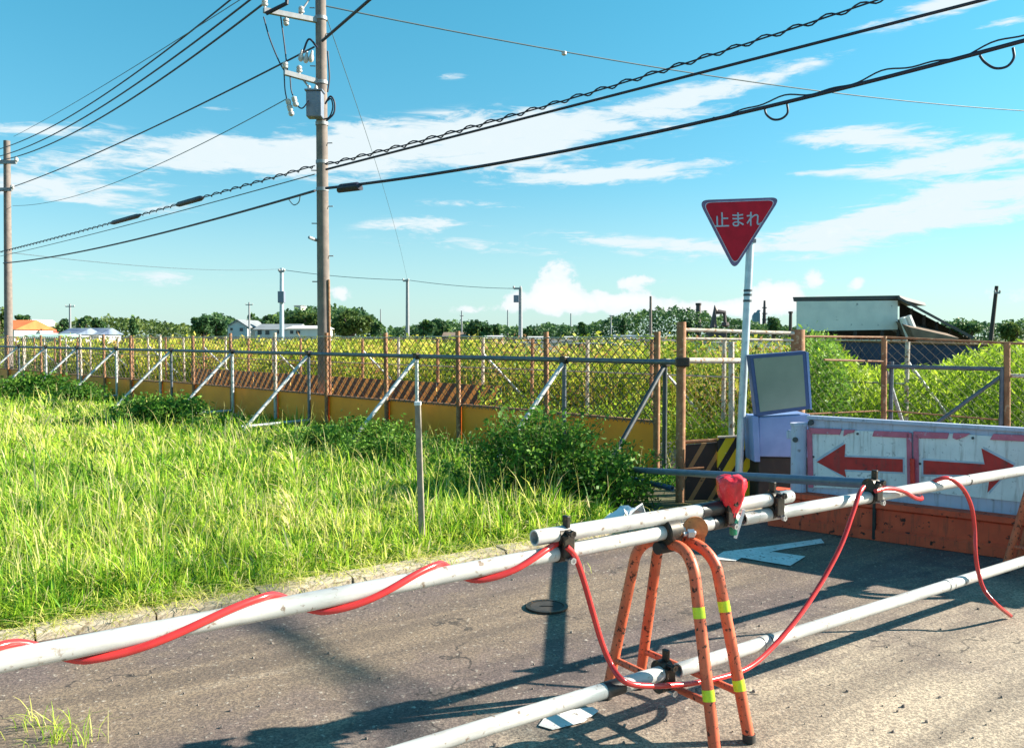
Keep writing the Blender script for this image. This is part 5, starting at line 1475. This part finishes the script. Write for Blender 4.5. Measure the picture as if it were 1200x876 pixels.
cirrus = [(520, 165, 230, 24, 4, 1.0), (640, 150, 180, 26, 8, .8), (830, 108, 130, 10, 12, .8), (400, 188, 190, 20, 2, .8), (740, 203, 110, 12, 3, .95), (660, 208, 90, 8, 2, .6), (280, 172, 90, 10, 2, .6),
          (1025, 162, 70, 13, -4, 1.1), (1135, 190, 105, 13, 0, .95), (1170, 172, 60, 9, 4, .7), (1090, 251, 175, 20, 7, 1.3), (1165, 228, 80, 14, 4, .9), (1020, 262, 90, 10, 4, .8),
          (1100, 10, 80, 9, 5, .9), (1172, 27, 40, 4, 0, .9), (488, 262, 55, 9, 2, .8), (90, 218, 110, 16, -3, .75), (170, 190, 120, 10, 3, .6), (40, 150, 70, 8, 6, .55), (110, 235, 90, 9, -6, .55),
          (760, 285, 150, 8, -6, .55), (965, 202, 30, 3, 0, .8), (940, 290, 40, 4, 0, .75), (600, 290, 200, 12, -3, .40), (530, 90, 18, 4, 3, .55), (560, 240, 100, 6, -2, .4), (180, 325, 160, 10, 0, .45), (260, 128, 40, 3, 2, .4)]
cumulus = [(653, 332, 20, 24, 12, 1.2), (642, 352, 34, 14, 0, 1.1), (690, 354, 45, 12, 0, .95), (744, 330, 26, 8, 0, 1.1), (602, 352, 14, 9, 0, .8), (745, 352, 40, 9, 0, .8), (895, 345, 24, 15, 0, .95), (955, 330, 14, 13, 25, .72),
           (920, 340, 18, 11, 0, .8), (1002, 333, 11, 7, 30, .62), (860, 360, 60, 12, 0, .8), (790, 364, 70, 9, 0, .7), (399, 343, 15, 9, 0, .85), (930, 356, 40, 10, 0, .7), (1180, 345, 40, 10, 0, .5), (560, 362, 60, 6, 0, .5)]
gC, gK = cloud_field(cirrus), cloud_field(cumulus)


def stretched(sx, sy, rot, scale, detail, rough, dist):
    m = nt.nodes.new("ShaderNodeMapping"); m.inputs["Scale"].default_value = (sx, sy, 1); m.inputs["Rotation"].default_value = (0, 0, R(rot)); nt.links.new(AE, m.inputs[0])
    return noise_x(nt, m.outputs[0], scale, detail, rough, dist)


n1 = stretched(1, 4.2, -6, 7, 5, .62, .5); n2 = stretched(1, 5.5, -9, 19, 6, .68, .6); n3 = stretched(1, 1.2, 0, 46, 5, .6, .25)
mC = (gC._m("MINIMUM", 1.15) * 1.0 + (n1 - .5) * 2.4 + (n2 - .5) * 2.3 + .06).step(.30, 1.05) * gC.step(.10, .36) * .97
mK = (gK._m("MINIMUM", 1.1) * 1.15 + (n3 - .5) * 2.4).step(.30, .84) * gK.step(.10, .40) * .97
mask = mC._m("MAXIMUM", mK)
# colour of clear air: bluer overhead, pale at the horizon
tint = mixc(nt, el_x.step(0.0, .45), (.68, 1.09, 1.15), (.47, 1.48, 1.43))
skyc = mixc(nt, 1.0, sky.outputs[0], tint, "MULTIPLY")
hz = mixc(nt, el_x.step(-.02, .20, .55, 0.0), skyc, (5.2, 6.35, 7.0))
shade = (n3 * .6 + gK * .3).step(.3, .8)
cc_ = mixc(nt, shade, (6.0, 6.8, 7.1), (7.5, 7.5, 7.5))
fin = mixc(nt, mask, hz, cc_)
nt.links.new(fin, bg.inputs[0])

# ================================================================== RENDER
scene.render.engine = "CYCLES"
scene.render.resolution_x, scene.render.resolution_y = 1024, 747
scene.view_settings.view_transform = "Standard"; scene.view_settings.look = "None"
scene.view_settings.exposure = 1.5; scene.view_settings.gamma = 1.0
scene.view_settings.use_curve_mapping = False
scene.cycles.use_denoising = True
scene.cycles.max_bounces = 5; scene.cycles.diffuse_bounces = 2; scene.cycles.transmission_bounces = 3
scene.cycles.sample_clamp_indirect = 6.0
